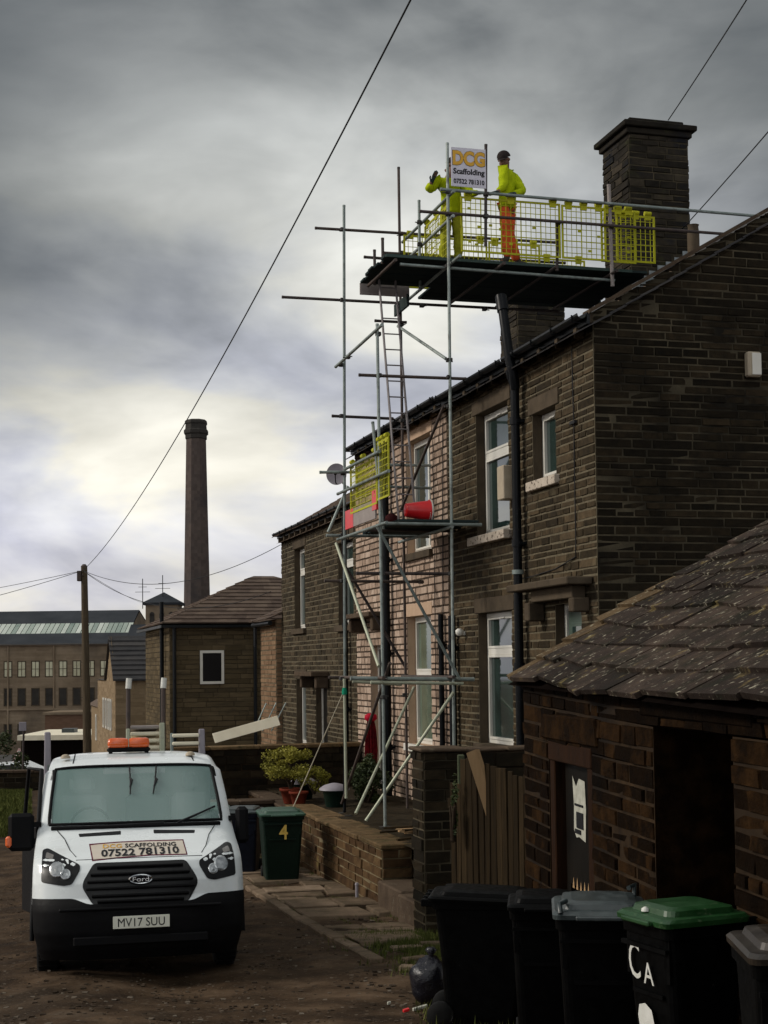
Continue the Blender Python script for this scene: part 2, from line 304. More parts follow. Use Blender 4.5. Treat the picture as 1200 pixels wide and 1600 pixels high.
m_dish = M('grey_dish', [(.24, .22, .25), (.30, .28, .31)], 5, rough=.5)
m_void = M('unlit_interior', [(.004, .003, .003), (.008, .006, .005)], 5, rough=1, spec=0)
m_bag = M('black_bag_plastic', [(.005, .005, .008), (.010, .010, .016)], 6, rough=.25, bump=.8, bscale=9)
m_greenpaint = M('green_twine', [(.01, .20, .12), (.02, .28, .16)], 6)
m_rope = M('pale_rope', [(.40, .36, .27), (.5, .46, .36)], 30)
m_brightred = M('bright_red_cloth', [(.30, .008, .02), (.55, .015, .045)], 6, rough=.7)
m_whitepaint = M('white_paint', [(.55, .55, .50), (.7, .7, .66)], 16, rough=.6)

def text_mesh(s, name, parent, O, U, V, width, height, mat, offset=.0, depth=.002, bold=0.0, **kw):
    cu = bpy.data.curves.new(name, 'FONT'); cu.body = s; cu.offset = bold; cu.resolution_u = 3
    ob = bpy.data.objects.new(name + '_tmp', cu); col.objects.link(ob)
    dg = bpy.context.evaluated_depsgraph_get(); me = bpy.data.meshes.new_from_object(ob.evaluated_get(dg))
    bpy.data.objects.remove(ob); bpy.data.curves.remove(cu)
    xs = [v.co.x for v in me.vertices]; ys = [v.co.y for v in me.vertices]
    x0, x1, y0, y1 = min(xs), max(xs), min(ys), max(ys)
    O = Vector(O); U = Vector(U).normalized(); V = Vector(V).normalized(); Nn = U.cross(V)
    mb = MB()
    bm = bmesh.new(); bm.from_mesh(me); r = bmesh.ops.extrude_face_region(bm, geom=bm.faces[:])
    for g in r['geom']:
        if isinstance(g, bmesh.types.BMVert): g.co.z += 1
    bm.verts.index_update()
    pts = [O + U * ((v.co.x - x0) / (x1 - x0) * width) + V * ((v.co.y - y0) / (y1 - y0) * height) + Nn * (offset + depth * v.co.z) for v in bm.verts]
    mb.mesh(pts, [[v.index for v in f.verts] for f in bm.faces]); bm.free(); bpy.data.meshes.remove(me)
    return mb.build(name, mat, parent, fix=False, **kw)

# ------------------------------------------------------------------ masonry
def courses(breaks, h, r):
    zs = []
    for a, b in zip(breaks[:-1], breaks[1:]):
        n = max(1, round((b - a) / h)); ws = [r.uniform(.78, 1.22) for _ in range(n)]; t = sum(ws); z = a
        for q in ws: zs.append((z, z + q / t * (b - a))); z += q / t * (b - a)
    return zs
def stone_wall(mb, P, U, Nv, w, z0, z1, openings=(), h=.1, lmin=.16, lmax=.5, gap=.018, out=.010, bev=.006, top=None, seed=1, ms=0, mm=1, ushift=0, rough=.004, sag=None):
    """stones with real joints; P origin (at z=0), U along, Nv outward"""
    r = random.Random(seed); P = Vector(P); U = Vector(U).normalized(); Nv = Vector(Nv).normalized(); Z = Vector((0, 0, 1))
    zb = sorted(set([z0, z1] + [z for o in openings for z in (o[2], o[3]) if z0 < z < z1]))
    zb2 = [zb[0]]
    for z in zb[1:]:
        if z - zb2[-1] < .03 and z != zb[-1]: continue
        zb2.append(z)
    if len(zb2) > 2 and zb2[-1] - zb2[-2] < .03: zb2.pop(-2)
    def pt(u, z, d): return P + U * u + Z * (z + (sag(u, z) if sag else 0)) + Nv * d
    def lim(u, z): return min(z, top(u)) if top else z
    for (a, b) in courses(zb2, h, r):
        mid = (a + b) / 2
        spans = [(0, w)]
        for o in openings:
            if o[2] - .001 <= mid <= o[3] + .001:
                ns = []
                for s0, s1 in spans:
                    if o[1] <= s0 or o[0] >= s1: ns.append((s0, s1)); continue
                    if o[0] > s0: ns.append((s0, o[0]))
                    if o[1] < s1: ns.append((o[1], s1))
                spans = ns
        for s0, s1 in spans:
            # mortar bed
            n = max(1, int((s1 - s0) / .12)) if top else 1
            for k in range(n):
                ua = s0 + (s1 - s0) * k / n; ub = s0 + (s1 - s0) * (k + 1) / n
                if lim(ua, b) <= a or lim(ub, b) <= a: continue
                mb.face([pt(ua, a, 0), pt(ub, a, 0), pt(ub, max(a, lim(ub, b)), 0), pt(ua, max(a, lim(ua, b)), 0)], mm)
            u = s0
            hh = b - a
            while u < s1 - 1e-4:
                l = r.uniform(lmin, lmax) * (1.15 if hh > h else .9)
                if s1 - u - l < lmin * .7: l = s1 - u
                ua, ub = u + gap / 2, min(u + l, s1) - gap / 2; u += l
                if ub - ua < .03: continue
                za, zc = a + gap / 2 + r.uniform(-.002, .002), b - gap / 2 + r.uniform(-.003, .002)
                if top:
                    if top(ua) < za + .012 and top(ub) < za + .012: continue
                    lo_, hi_b = ua, ub
                    if top(ua) < za + .012:
                        for _ in range(12):
                            m_ = (lo_ + hi_b) / 2
                            if top(m_) < za + .012: lo_ = m_
                            else: hi_b = m_
                        ua = hi_b
                    elif top(ub) < za + .012:
                        for _ in range(12):
                            m_ = (lo_ + hi_b) / 2
                            if top(m_) < za + .012: hi_b = m_
                            else: lo_ = m_
                        ub = lo_
                    if ub - ua < .02: continue
                ta, tb = lim(ua, zc), lim(ub, zc)
                d = out + r.uniform(-rough, rough) * 1.5
                j = lambda: r.uniform(-.004, .004)
                q = [(ua + j(), za + j() * .6), (ub + j(), za + j() * .6), (ub + j(), tb + j() * .6), (ua + j(), ta + j() * .6)]
                cu, cz = sum(x for x, _ in q) / 4, sum(y for _, y in q) / 4
                bu = min(bev, (ub - ua) * .3); bz = min(bev, max(min(ta, tb) - za, .01) * .3)
                qi = [(x + (bu if x < cu else -bu), z + (bz if z < cz else -bz)) for x, z in q]
                t = r.random()
                V = [pt(x, z, -.004) for x, z in q] + [pt(x, z, d + r.uniform(-rough, rough)) for x, z in qi]
                mb.mesh(V, [(4, 5, 6, 7), (0, 1, 5, 4), (1, 2, 6, 5), (2, 3, 7, 6), (3, 0, 4, 7)], ms, t)
def slab_roof(mb, O, A, B, la, lb, gauge, wmin, wmax, th=.025, over=.04, seed=3, mi=0, edge=None, tri=None, jit=.008, zoff=None, edgemi=None):
    """O corner of eave, A along eave (unit), B up the slope (unit); la, lb lengths"""
    r = random.Random(seed); O = Vector(O); A = Vector(A).normalized(); B = Vector(B).normalized(); Nn = A.cross(B).normalized()
    if Nn.z < 0: Nn = -Nn
    n = int(math.ceil(lb / gauge))
    for i in range(n):
        b0 = i * gauge; b1 = min(b0 + gauge * 1.9, lb + .02)
        s, e = (0, la) if tri is None else tri(b0)
        if e - s < .02: continue
        u = s - r.uniform(0, .03); first = True
        while u < e:
            wd = r.uniform(wmin, wmax) if not (first and edgemi is not None) else r.uniform(.12, .34); v = min(u + wd, e + r.uniform(0, .02))
            if e - v < wmin * .4: v = e
            q0, q1 = b0 - over - r.uniform(0, jit * 3), b1
            lift0 = th * 1.1 + r.uniform(0, jit); lift1 = .0
            g = .004
            se, ee = (s, e)
            def P(uu, bb, h):
                if tri is not None:
                    ss, eee = tri(max(bb, 0)); uu2 = min(max(uu, ss), eee)
                else: uu2 = uu
                p = O + A * uu2 + B * bb + Nn * h
                if zoff: p.z += zoff(uu2, bb)
                return p
            t = r.random(); m = edgemi if (first and edgemi is not None and r.random() < .75) else mi
            ja, jb = r.uniform(-jit, jit) * 1.5, r.uniform(-jit, jit) * 1.5
            V = [P(u + g, q0 + ja, lift0), P(v - g, q0 + jb, lift0), P(u + g, q1, lift1), P(v - g, q1, lift1),
                 P(u + g, q0 + ja, lift0 + th), P(v - g, q0 + jb, lift0 + th), P(u + g, q1, lift1 + th), P(v - g, q1, lift1 + th)]
            mb.hexa(V, m, 0, t); u = v; first = False
            if v >= e: break

# ================================================================== ground
KZ = [(-40, 1.2), (0, -1.65), (7, -2.18), (9, -2.42), (13.8, -2.9), (16.3, -3.05), (22, -3.24), (37, -3.5), (47, -3.85), (60, -5.2), (90, -6.0), (130, -7.6), (180, -10.8), (400, -14), (1500, -16)]
def gz(x, y):
    for (a, za), (b, zb_) in zip(KZ[:-1], KZ[1:]):
        if y <= b: break
    t = min(max((y - a) / (b - a), 0), 1)
    z = za + (zb_ - za) * t
    n = noise.noise(Vector((x * .35, y * .35, 0))) * .05 + noise.noise(Vector((x * 1.7, y * 1.7, 5))) * .018
    if y < 60:
        c = x + 1.9 + (y - 10) * .24      # distance from the middle of the lane
        n += .035 * math.exp(-(c / .5) ** 2) - .03 * (math.exp(-((c - .9) / .35) ** 2) + math.exp(-((c + .9) / .35) ** 2))
    return z + n
def lane_mesh():
    xs = []; x = -6.0
    while x < 5: xs.append(x); x += .09
    left = [-6 - 1.2 ** k * .3 for k in range(1, 44)]; right = [5 + 1.2 ** k * .3 for k in range(0, 44)]
    xs = sorted([q for q in left if q > -900]) + xs + [q for q in right if q < 900]
    ys = [-30, -20, -10, -4, 0, 2, 4]; y = 5.0
    while y < 30: ys.append(y); y += .1
    while y < 1400: ys.append(y); y *= 1.05
    V = [(a, b, gz(a, b) + (noise.noise(Vector((a * 5, b * 5, 1))) * .014 + noise.noise(Vector((a * 2.3, b * 2.3, 7))) * .02 if b < 32 else 0)) for b in ys for a in xs]; n = len(xs)
    F = [(j * n + i, j * n + i + 1, (j + 1) * n + i + 1, (j + 1) * n + i) for j in range(len(ys) - 1) for i in range(n - 1)]
    mb = MB(); mb.mesh(V, F, 0, .5, True); return mb
lane_mesh().build('ground', m_lane, kind='structure')
def T2W(s, t): p = TF.m @ Vector((s, t, 0)); return p.x, p.y
def gT(s, t): x, y = T2W(s, t); return gz(x, y)

# flagstones and kerb
mb = MB(); r = random.Random(5)
t = -1.2
while t < 9.5:
    d = r.uniform(.45, .85); s = -3.40
    while s < -2.2:
        ww = min(r.uniform(.5, .9), -2.12 - s)
        if ww < .25: break
        P = []
        hh = r.uniform(.005, .06)
        if r.random() < .14: s += ww; continue
        gp = r.uniform(.012, .045)
        for k in (-.05, hh):
            for (a, b) in ((s + gp, t + gp), (s + ww - gp, t + gp), (s + gp, t + d - gp), (s + ww - gp, t + d - gp)):
                a += r.uniform(-.045, .045); b += r.uniform(-.045, .045)
                P.append((a, b, gT(a, b) + k))
        mb.hexa(P, 0, .012); s += ww
    t += d
mb.build('path', m_flag, fr=TF, base=(-2.9, 2, 0), kind='structure')
mb = MB(); t = -2.4
while t < 10:
    l = r.uniform(.5, .95); P = []
    for k in (-.08, .05):
        for (a, b) in ((-3.58, t + .01), (-3.43, t + .01), (-3.58, t + l - .01), (-3.43, t + l - .01)):
            a += r.uniform(-.012, .012); P.append((a, b, gT(a, b) + k + r.uniform(-.01, .01)))
    mb.hexa(P, 0, .015); t += l
mb.build('kerb', m_flag, fr=TF, base=(-3.5, 2, 0), kind='structure')
# yard soil
mb = MB(); V = []; n = 40; mm_ = 90
for j in range(mm_ + 1):
    for i in range(n + 1):
        s = -1.95 + 1.97 * i / n; t = 1.2 + 10.3 * j / mm_
        V.append((s, t, -2.36 + noise.noise(Vector((s * 3, t * 3, 2))) * .05))
mb.mesh(V, [(j * (n + 1) + i, j * (n + 1) + i + 1, (j + 1) * (n + 1) + i + 1, (j + 1) * (n + 1) + i) for j in range(mm_) for i in range(n)], 0, .5, True)
mb.build('yard', m_soil, fr=TF, base=(-1, 5, -2.4), kind='structure')
# distant road
mb = MB(); V = [(x, y, gz(x, y) + .12) for y in range(86, 129, 3) for x in range(-70, -7, 3)]; n = 21; mb.mesh(V, [(j * n + i, j * n + i + 1, (j + 1) * n + i + 1, (j + 1) * n + i) for j in range(14) for i in range(n - 1)], 0, .5, True)
mb.build('road', m_road, kind='structure')

# ================================================================== terrace
def wbox(mb, a, b, **k): mb.box(a, b, **k)
def window(house, t0, t1, z0, z1, transom=None, sill=True, lint=True, recess=.14, mf=None, lm=None, sm=None, glass=None, mull=None, sillx=.08, sash=True, curt=None, label=None):
    mf = mf or m_white; lm = lm or m_lintel; x = recess; fw = .065
    mb = MB()
    mb.box((x, t0, z0), (x + .07, t0 + fw, z1), bev=.006); mb.box((x, t1 - fw, z0), (x + .07, t1, z1), bev=.006)
    mb.box((x + .002, t0 + fw, z0), (x + .068, t1 - fw, z0 + fw), bev=.006); mb.box((x + .002, t0 + fw, z1 - fw), (x + .068, t1 - fw, z1), bev=.006)
    zt = transom
    if zt: mb.box((x - .004, t0 + fw, zt - .05), (x + .066, t1 - fw, zt + .05), bev=.006)
    segs = [(z0 + fw, (zt - .05) if zt else z1 - fw)] + ([(zt + .05, z1 - fw)] if zt else [])
    if mull:
        mb.box((x - .003, mull - .035, segs[0][0]), (x + .067, mull + .035, segs[0][1]), bev=.005)
    if sash:
        for a, b in segs:
            g = .035
            mb.box((x - .012, t0 + fw, a), (x + .05, t0 + fw + g, b)); mb.box((x - .012, t1 - fw - g, a), (x + .05, t1 - fw, b))
            mb.box((x - .0121, t0 + fw + g, a), (x + .05, t1 - fw - g, a + g)); mb.box((x - .0121, t0 + fw + g, b - g), (x + .05, t1 - fw - g, b))
            if b - a < 1: mb.box((x - .03, (t0 + t1) / 2 - .09, b - g + .005), (x - .012, (t0 + t1) / 2 + .09, b - g + .022))
    w_ = mb.build('window', mf, house, label=label)
    g_ = MB(); g_.box((x + .03, t0 + fw, z0 + fw), (x + .036, t1 - fw, z1 - fw)); g_.build('pane', glass or m_glass, w_)
    if curt: c_ = MB(); c_.box((x + .1, t0 + .1, z0 + .1), (x + .11, t0 + .1 + curt, z1 - .1)); c_.build('curtain', m_curtain, w_)
    if sill:
        s_ = MB(); s_.box((-sillx, t0 - .10, z0 - .13), (recess - .001, t1 + .10, z0 - .004), bev=.008, jit=.002); s_.build('sill', sm or lm, w_)
    if lint:
        l_ = MB(); l_.box((-.022, t0 - .12, z1 + .003), (recess + .06, t1 + .12, z1 + .22), bev=.006, jit=.002); l_.build('lintel', lm, w_)
    return w_
def reveals(mb, o, mi, d=.16):
    t0, t1, z0, z1 = o
    mb.face([(0, t0, z0), (d, t0, z0), (d, t0, z1), (0, t0, z1)], mi); mb.face([(0, t1, z0), (d, t1, z0), (d, t1, z1), (0, t1, z1)], mi)
    mb.face([(0, t0, z1), (d, t0, z1), (d, t1, z1), (0, t1, z1)], mi); mb.face([(0, t0, z0), (d, t0, z0), (d, t1, z0), (0, t1, z0)], mi)
def gutter(house, t0, t1, z, m=None):
    mb = MB(); pts = []
    for t in (t0, t1):
        for a in range(0, 9):
            th = math.pi + math.pi * a / 8; pts.append((-.17 + .065 * math.cos(th), t, z + .065 * math.sin(th)))
        for a in range(8, -1, -1):
            th = math.pi + math.pi * a / 8; pts.append((-.17 + .055 * math.cos(th), t, z + .055 * math.sin(th)))
    n = 18; mb.mesh(pts, [(i, (i + 1) % n, n + (i + 1) % n, n + i) for i in range(n)] + [tuple(range(n))[::-1], tuple(range(n, 2 * n))])
    mb.box((-.10, t0, z - .12), (-.06, t1, z + .02))       # fascia board
    g = mb.build('gutter', m_gutter, house)
    t = t0 + .15
    while t < t1:
        mb = MB(); mb.path([(-.10, t, z - .074), (-.23, t, z - .074), (-.24, t, z + .01)], .011, 6); mb.build('bracket', m_gutter, g); t += .7
    return g
def downpipe(house, t, za, zb_, rr=.055, x=-.10, mat=None, hop=False, bands=()):
    mb = MB(); mb.tube((x, t, za), (x, t, zb_), rr, 12)
    z = zb_ - .5
    while z > za: mb.tube((x, t, z - .05), (x, t, z + .05), rr + .016, 12); mb.box((x, t - .09, z - .02), (0, t + .09, z + .02)); z -= 1.7
    if hop: mb.path([(x - .07, t, zb_ + .22), (x - .05, t, zb_ + .12), (x, t, zb_)], rr, 10)
    p = mb.build('downpipe', mat or m_pipe, house)
    for b in bands:
        q = MB(); q.tube((x, t, b - .03), (x, t, b + .03), rr + .02, 14); q.build('pipe_band', m_steel, p)
    return p
RS = .58; RA = math.atan(RS); RIDGE = 4.12
def house_shell(name, label, t0, t1, ez, zb_, openings, ms, mmo, seed, gab=None, h=.1, lm=(.16, .5), gap=.020, roofmat=None, stripes=True):
    H = thing(name, label, 'house', TF, (0, (t0 + t1) / 2, zb_))
    mb = MB()
    stone_wall(mb, (0, t0, 0), (0, 1, 0), (-1, 0, 0), t1 - t0, zb_, ez - .17, [(a - t0, b - t0, c, d) for a, b, c, d in openings], h=h, lmin=lm[0], lmax=lm[1], gap=gap, seed=seed)
    for o in openings: reveals(mb, o, 2)
    # back, party walls and floor of the shell
    bx = RIDGE * 2
    mb.face([(bx, t0, zb_), (bx, t1, zb_), (bx, t1, ez), (bx, t0, ez)], 2)
    g0 = .0
    for t in ((t0 + .004) if gab != 'stone' else t0 + .2, t1 - .004):
        mb.face([(.004, t, zb_), (bx, t, zb_), (bx, t, ez - .1), (RIDGE, t, ez + RS * RIDGE - .1), (.004, t, ez - .1)], 2)
    H_wall = mb.build('wall', [ms, mmo, m_lintel if ms is not m_pink else m_pinklintel], H)
    # roof: two slopes of slates on a thick deck
    rm = roofmat or m_slate; mb = MB()
    A = Vector((0, 1, 0)); B = Vector((math.cos(RA), 0, math.sin(RA))); lb = (RIDGE + .16) / math.cos(RA)
    slab_roof(mb, (-.16, t0 - .06, ez - .16 * RS - (.20 if ez > 4 else .05)), A, B, t1 - t0 + .10, lb, .24, .22, .5, th=.016, seed=seed)
    B2 = Vector((-math.cos(RA), 0, math.sin(RA)))
    slab_roof(mb, (2 * RIDGE + .16, t0 - .06, ez - .16 * RS), A, B2, t1 - t0 + .10, lb, .3, .4, .8, th=.016, seed=seed + 1)
    for t in (t0 - .02, t1 + .02):
        pass
    d = .235
    mb.mesh([(-.14, t0 - .03, ez - .14 * RS - d), (RIDGE, t0 - .03, ez + RIDGE * RS - d), (2 * RIDGE + .14, t0 - .03, ez - .14 * RS - d), (-.14, t1 + .01, ez - .14 * RS - d), (RIDGE, t1 + .01, ez + RIDGE * RS - d), (2 * RIDGE + .14, t1 + .01, ez - .14 * RS - d)], [(0, 1, 4, 3), (1, 2, 5, 4)])
    for k in range(int((t1 - t0) / .45)):
        a = t0 + k * .45; zr = ez + RIDGE * RS - .06
        mb.mesh([(RIDGE - .16, a, zr - .07), (RIDGE, a, zr + .05), (RIDGE + .16, a, zr - .07), (RIDGE - .16, a + .44, zr - .07), (RIDGE, a + .44, zr + .05), (RIDGE + .16, a + .44, zr - .07)], [(0, 1, 4, 3), (1, 2, 5, 4), (0, 2, 1), (3, 4, 5)])
    mb.build('roof', rm, H)
    # eaves corbel course and blocks under the gutter
    mb = MB(); t = t0
    while t < t1 - .1:
        l = min(rnd.uniform(.5, .9), t1 - t); mb.box((-.055, t + .004, ez - .168), (.05, t + l - .004, ez - .03), bev=.006); t += l
    t = t0 + .25
    while t < t1 - .1: mb.box((-.12, t, ez - .30), (-.004, t + .09, ez - .171), bev=.005); t += .62
    mb.build('eaves_course', m_lintel if ms is not m_pink else m_stone, H)
    return H
m_stack = M('sooty_chimney_stone', [(.010, .009, .007), (.026, .022, .017), (.060, .049, .034)], 7, tint=.6, bump=.5, bscale=45, stain=[(1.6, .56, .70, (.010, .013, .020), 4, .7), (2.5, .60, .72, (.05, .055, .02), 4, .5)])
def stack(house, s0, s1, t0, t1, zb_, zt, mat=m_stack, mort=m_gable_mortar, seed=3, ez=4.35):
    mb = MB(); hgt = zt - .30
    stone_wall(mb, (s0, t0, 0), (1, 0, 0), (0, -1, 0), s1 - s0, zb_, hgt, h=.118, lmin=.24, lmax=.50, seed=seed, out=.015, rough=.008)
    stone_wall(mb, (s0, t1, 0), (0, -1, 0), (-1, 0, 0), t1 - t0, zb_, hgt, h=.118, lmin=.24, lmax=.50, seed=seed, out=.015, rough=.008)
    stone_wall(mb, (s1, t1, 0), (-1, 0, 0), (0, 1, 0), s1 - s0, zb_, hgt, h=.118, lmin=.24, lmax=.50, seed=seed + 2, out=.015)
    stone_wall(mb, (s1, t0, 0), (0, 1, 0), (1, 0, 0), t1 - t0, zb_, hgt, h=.118, lmin=.24, lmax=.50, seed=seed + 1, out=.015)
    c = mb.build('chimney', [mat, mort], house)
    mb = MB()
    mb.box((s0 - .06, t0 - .06, hgt), (s1 + .06, t1 + .06, hgt + .10), bev=.012, jit=.004)
    mb.box((s0 - .13, t0 - .13, hgt + .102), (s1 + .13, t1 + .13, hgt + .20), bev=.015, jit=.006)
    mb.box((s0 + .02, t0 + .02, hgt + .202), (s1 - .05, t1 - .05, hgt + .30), bev=.02, jit=.01)
    mb.build('cap', mat, c)
    mb = MB(); k = 0; n = 7
    for k in range(n):
        x = s0 + (s1 - s0) * k / n; z = ez + RS * x
        mb.box((x, t0 - .035, z - .3), (x + (s1 - s0) / n - .004, t0 - .020, z + .14 + rnd.uniform(-.015, .015)))
    mb.build('flashing', m_lead, c)
    return c

# ---- end house
op1 = [(3.0, 4.45, -1.2, .75), (3.02, 4.42, 1.9, 3.76), (1.25, 2.08, 2.46, 3.38), (.52, 1.38, -1.95, .76)]
H1 = house_shell('end_terrace_house', 'dark sooty stone end house with white windows, black downpipe and tall chimney stack', 0, 5.82, 4.35, -3.5, op1, m_stone, m_mortar, 11, gab='stone')
mb = MB()
def gtop(u): return min(4.35 + RS * u, 4.35 + RS * (2 * RIDGE - u)) - .03
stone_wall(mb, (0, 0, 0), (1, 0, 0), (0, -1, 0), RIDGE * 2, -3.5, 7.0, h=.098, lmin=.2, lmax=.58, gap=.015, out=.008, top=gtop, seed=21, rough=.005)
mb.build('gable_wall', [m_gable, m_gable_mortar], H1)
window(H1, 3.0, 4.45, -1.2, .75, transom=.17, label='tall ground floor window with top light')
window(H1, 3.02, 4.42, 1.9, 3.76, transom=3.12, sm=m_sillw, sillx=.14, curt=.3)
window(H1, 1.25, 2.08, 2.46, 3.38, sm=m_sillw, lint=True)
def door(house, t0, t1, z0, z1, mat, light=False, frame=True):
    mb = MB(); mb.box((.16, t0 + .06, z0), (.205, t1 - .06, z1 - .06), bev=.004)
    for a, b in ((z0 + .15, z0 + .85), (z0 + 1.0, z1 - .25)):
        mb.box((.148, t0 + .18, a), (.161, t1 - .18, b), bev=.006)
    d = mb.build('door', mat, house)
    mb = MB(); mb.box((.13, t0, z0), (.20, t0 + .06, z1)); mb.box((.13, t1 - .06, z0), (.20, t1, z1)); mb.box((.131, t0 + .06, z1 - .06), (.20, t1 - .06, z1))
    mb.build('door_frame', m_white, d)
    mb = MB(); mb.path([(.15, t0 + .13, z0 + 1.0), (.11, t0 + .13, z0 + 1.0), (.11, t0 + .25, z0 + 1.0)], .01, 6); mb.build('handle', m_steel, d)
    if light:
        mb = MB(); mb.box((.144, t0 + .22, z1 - .75), (.149, t1 - .22, z1 - .3)); mb.build('pane', m_glass, d)
    return d
door(H1, .52, 1.38, -1.95, .76, m_doorgreen, True)
mb = MB(); mb.box((-.36, .12, .96), (-.012, 2.25, 1.05), bev=.012, jit=.006); mb.box((-.2, .35, .80), (-.014, 1.75, .958), bev=.01)
mb.box((-.24, 1.72, .55), (-.014, 1.9, .798), bev=.015); mb.box((-.24, .22, .62), (-.014, .38, .798), bev=.015)
mb.build('door_canopy', m_lintel, H1)
mb = MB(); mb.lathe((RIDGE, 5.15, 6.60), [(.10, 0), (.10, .45), (.085, .58), (.10, .61)], 12); mb.build('ridge_vent', m_lintel, H1)
gutter(H1, -.05, 2.68, 4.28); gutter(H1, 2.72, 5.80, 4.28)
downpipe(H1, 2.42, -2.6, 3.85, .062, -.12, hop=True, bands=(1.25,))
mb = MB(); mb.path([(-.12, 2.40, 3.80), (-.16, 2.36, 4.02), (-.21, 2.36, 4.18), (-.21, 2.60, 4.95), (-.21, 2.63, 5.05)], .07, 10); mb.tube((-.21, 2.59, 4.93), (-.21, 2.67, 5.16), .085, 10); mb.build('vent_pipe', m_pipe, H1)
downpipe(H1, 5.42, -2.4, .75, .06, -.1)
stack(H1, 3.53, 4.66, 6.3, 7.36, 5.9, 9.42, seed=5)
mb = MB()
for k, (z, d) in enumerate(((0, 0), (1, 0))):
    pass
x = -.08
while x < 4.3:      # verge slates
    l = rnd.uniform(.35, .6); z = 4.35 + RS * x
    mb.hexa([(x, -.09, z - .02), (x + l, -.09, z - .02 + RS * l), (x, .12, z - .02), (x + l, .12, z - .02 + RS * l), (x, -.09, z + .03), (x + l, -.09, z + .03 + RS * l), (x, .12, z + .03), (x + l, .12, z + .03 + RS * l)]); x += l
mb.build('verge', m_copedark, H1)
mb = MB(); mb.path([(-.022, .62, 4.0), (-.022, .60, 2.95), (-.025, .60, 1.5), (-.022, .62, 1.33), (-.022, 1.3, 1.22), (-.022, 2.2, 1.17), (-.022, 2.78, 1.16), (-.022, 2.80, .35), (-.022, 2.82, -1.2)], .008, 5)
mb.box((-.05, .52, 3.02), (-.014, .68, 3.06)); mb.build('wall_cable', m_wire, H1)
mb = MB(); mb.box((-.20, 2.72, 2.30), (-.015, 2.98, 2.78), bev=.012); mb.build('flue_cowl', m_beige, H1)
mb = MB(); mb.lathe((-.10, 5.05, .48), [(.03, -.05), (.06, -.02), (.065, .03), (.03, .06)], 12); mb.box((-.08, 5.03, .44), (-.014, 5.07, .5)); mb.build('wall_lamp', m_white, H1)
al = thing('gable_light_box', 'small cream and white box fixed high on the dark gable wall', 'alarm box', TF, (2.24, -.02, 3.55))
mb = MB(); mb.box((2.06, -.13, 3.58), (2.25, -.02, 3.90), bev=.02); mb.build('housing', m_beige, al)
mb = MB(); mb.box((2.11, -.145, 3.60), (2.24, -.131, 3.88), bev=.006); mb.build('cover', m_white, al)

# ---- pink house
op2 = [(6.74, 8.15, 1.92, 3.88), (6.84, 8.2, -1.38, .82), (9.62, 10.7, -2.3, .35)]
H2 = house_shell('pink_stone_house', 'cleaned pink stone middle terrace house with dark joints behind the scaffold tower', 5.83, 11.75, 4.38, -3.4, op2, m_pink, m_pink_mortar, 33, h=.118, lm=(.16, .34), gap=.023)
window(H2, 6.74, 8.15, 1.92, 3.88, lm=m_pinklintel, sm=m_lintel, mull=7.3, curt=.3)
window(H2, 6.84, 8.2, -1.38, .82, transom=-.17, lm=m_pinklintel, sill=True, sm=m_white, glass=M('net_curtained_glass', [(.07, .10, .07), (.13, .17, .12)], 3, rough=.05, coat=.6))
door(H2, 9.62, 10.7, -2.3, .35, m_doorblack)
mb = MB(); mb.box((-.42, 9.3, .88), (-.012, 11.2, .97), bev=.012); mb.box((-.34, 9.35, .62), (-.014, 9.5, .878), bev=.02); mb.box((-.34, 10.95, .62), (-.014, 11.1, .878), bev=.02); mb.build('door_canopy', m_copedark, H2)
gutter(H2, 5.83, 11.72, 4.31)
downpipe(H2, 9.15, -2.4, 4.1, .07, -.12); downpipe(H2, 6.05, -2.4, .8, .045, -.08)
stack(H2, 3.5, 4.55, 11.7, 12.7, 5.9, 8.25, seed=9)
mb = MB(); mb.path([(-.03, 5.95, 3.9), (-.03, 6.1, .5), (-.03, 6.1, -1.9)], .009, 5); mb.path([(-.03, 6.5, 3.7), (-.03, 6.52, -1.2)], .007, 5); mb.build('wall_cable', m_wire, H2)
# ---- far house
op3 = [(16.46, 17.6, .86, 2.75), (11.98, 13.26, .82, 2.53), (16.46, 17.5, -1.85, -.31), (14.35, 15.45, -2.5, -.32)]
H3 = house_shell('far_terrace_house', 'farther and lower dark stone terrace house with stone slate roof', 11.76, 19.1, 3.32, -3.6, op3, m_stone_far, m_mortar, 44, h=.112, lm=(.18, .42), gap=.024, roofmat=m_slatebrown)
window(H3, 16.46, 17.6, .86, 2.75, transom=2.2, lint=True); window(H3, 11.98, 13.26, .82, 2.53, transom=2.1)
window(H3, 16.46, 17.5, -1.85, -.31); door(H3, 14.35, 15.45, -2.5, -.32, m_doorblack)
mb = MB(); mb.box((-.42, 14.1, -.24), (-.012, 15.8, -.14), bev=.012); mb.box((-.3, 14.15, -.5), (-.014, 14.3, -.243), bev=.02); mb.box((-.3, 15.6, -.5), (-.014, 15.75, -.243), bev=.02); mb.build('door_canopy', m_copedark, H3)
gutter(H3, 11.76, 19.15, 3.25); downpipe(H3, 12.3, -2.6, 3.0, .05, -.1)
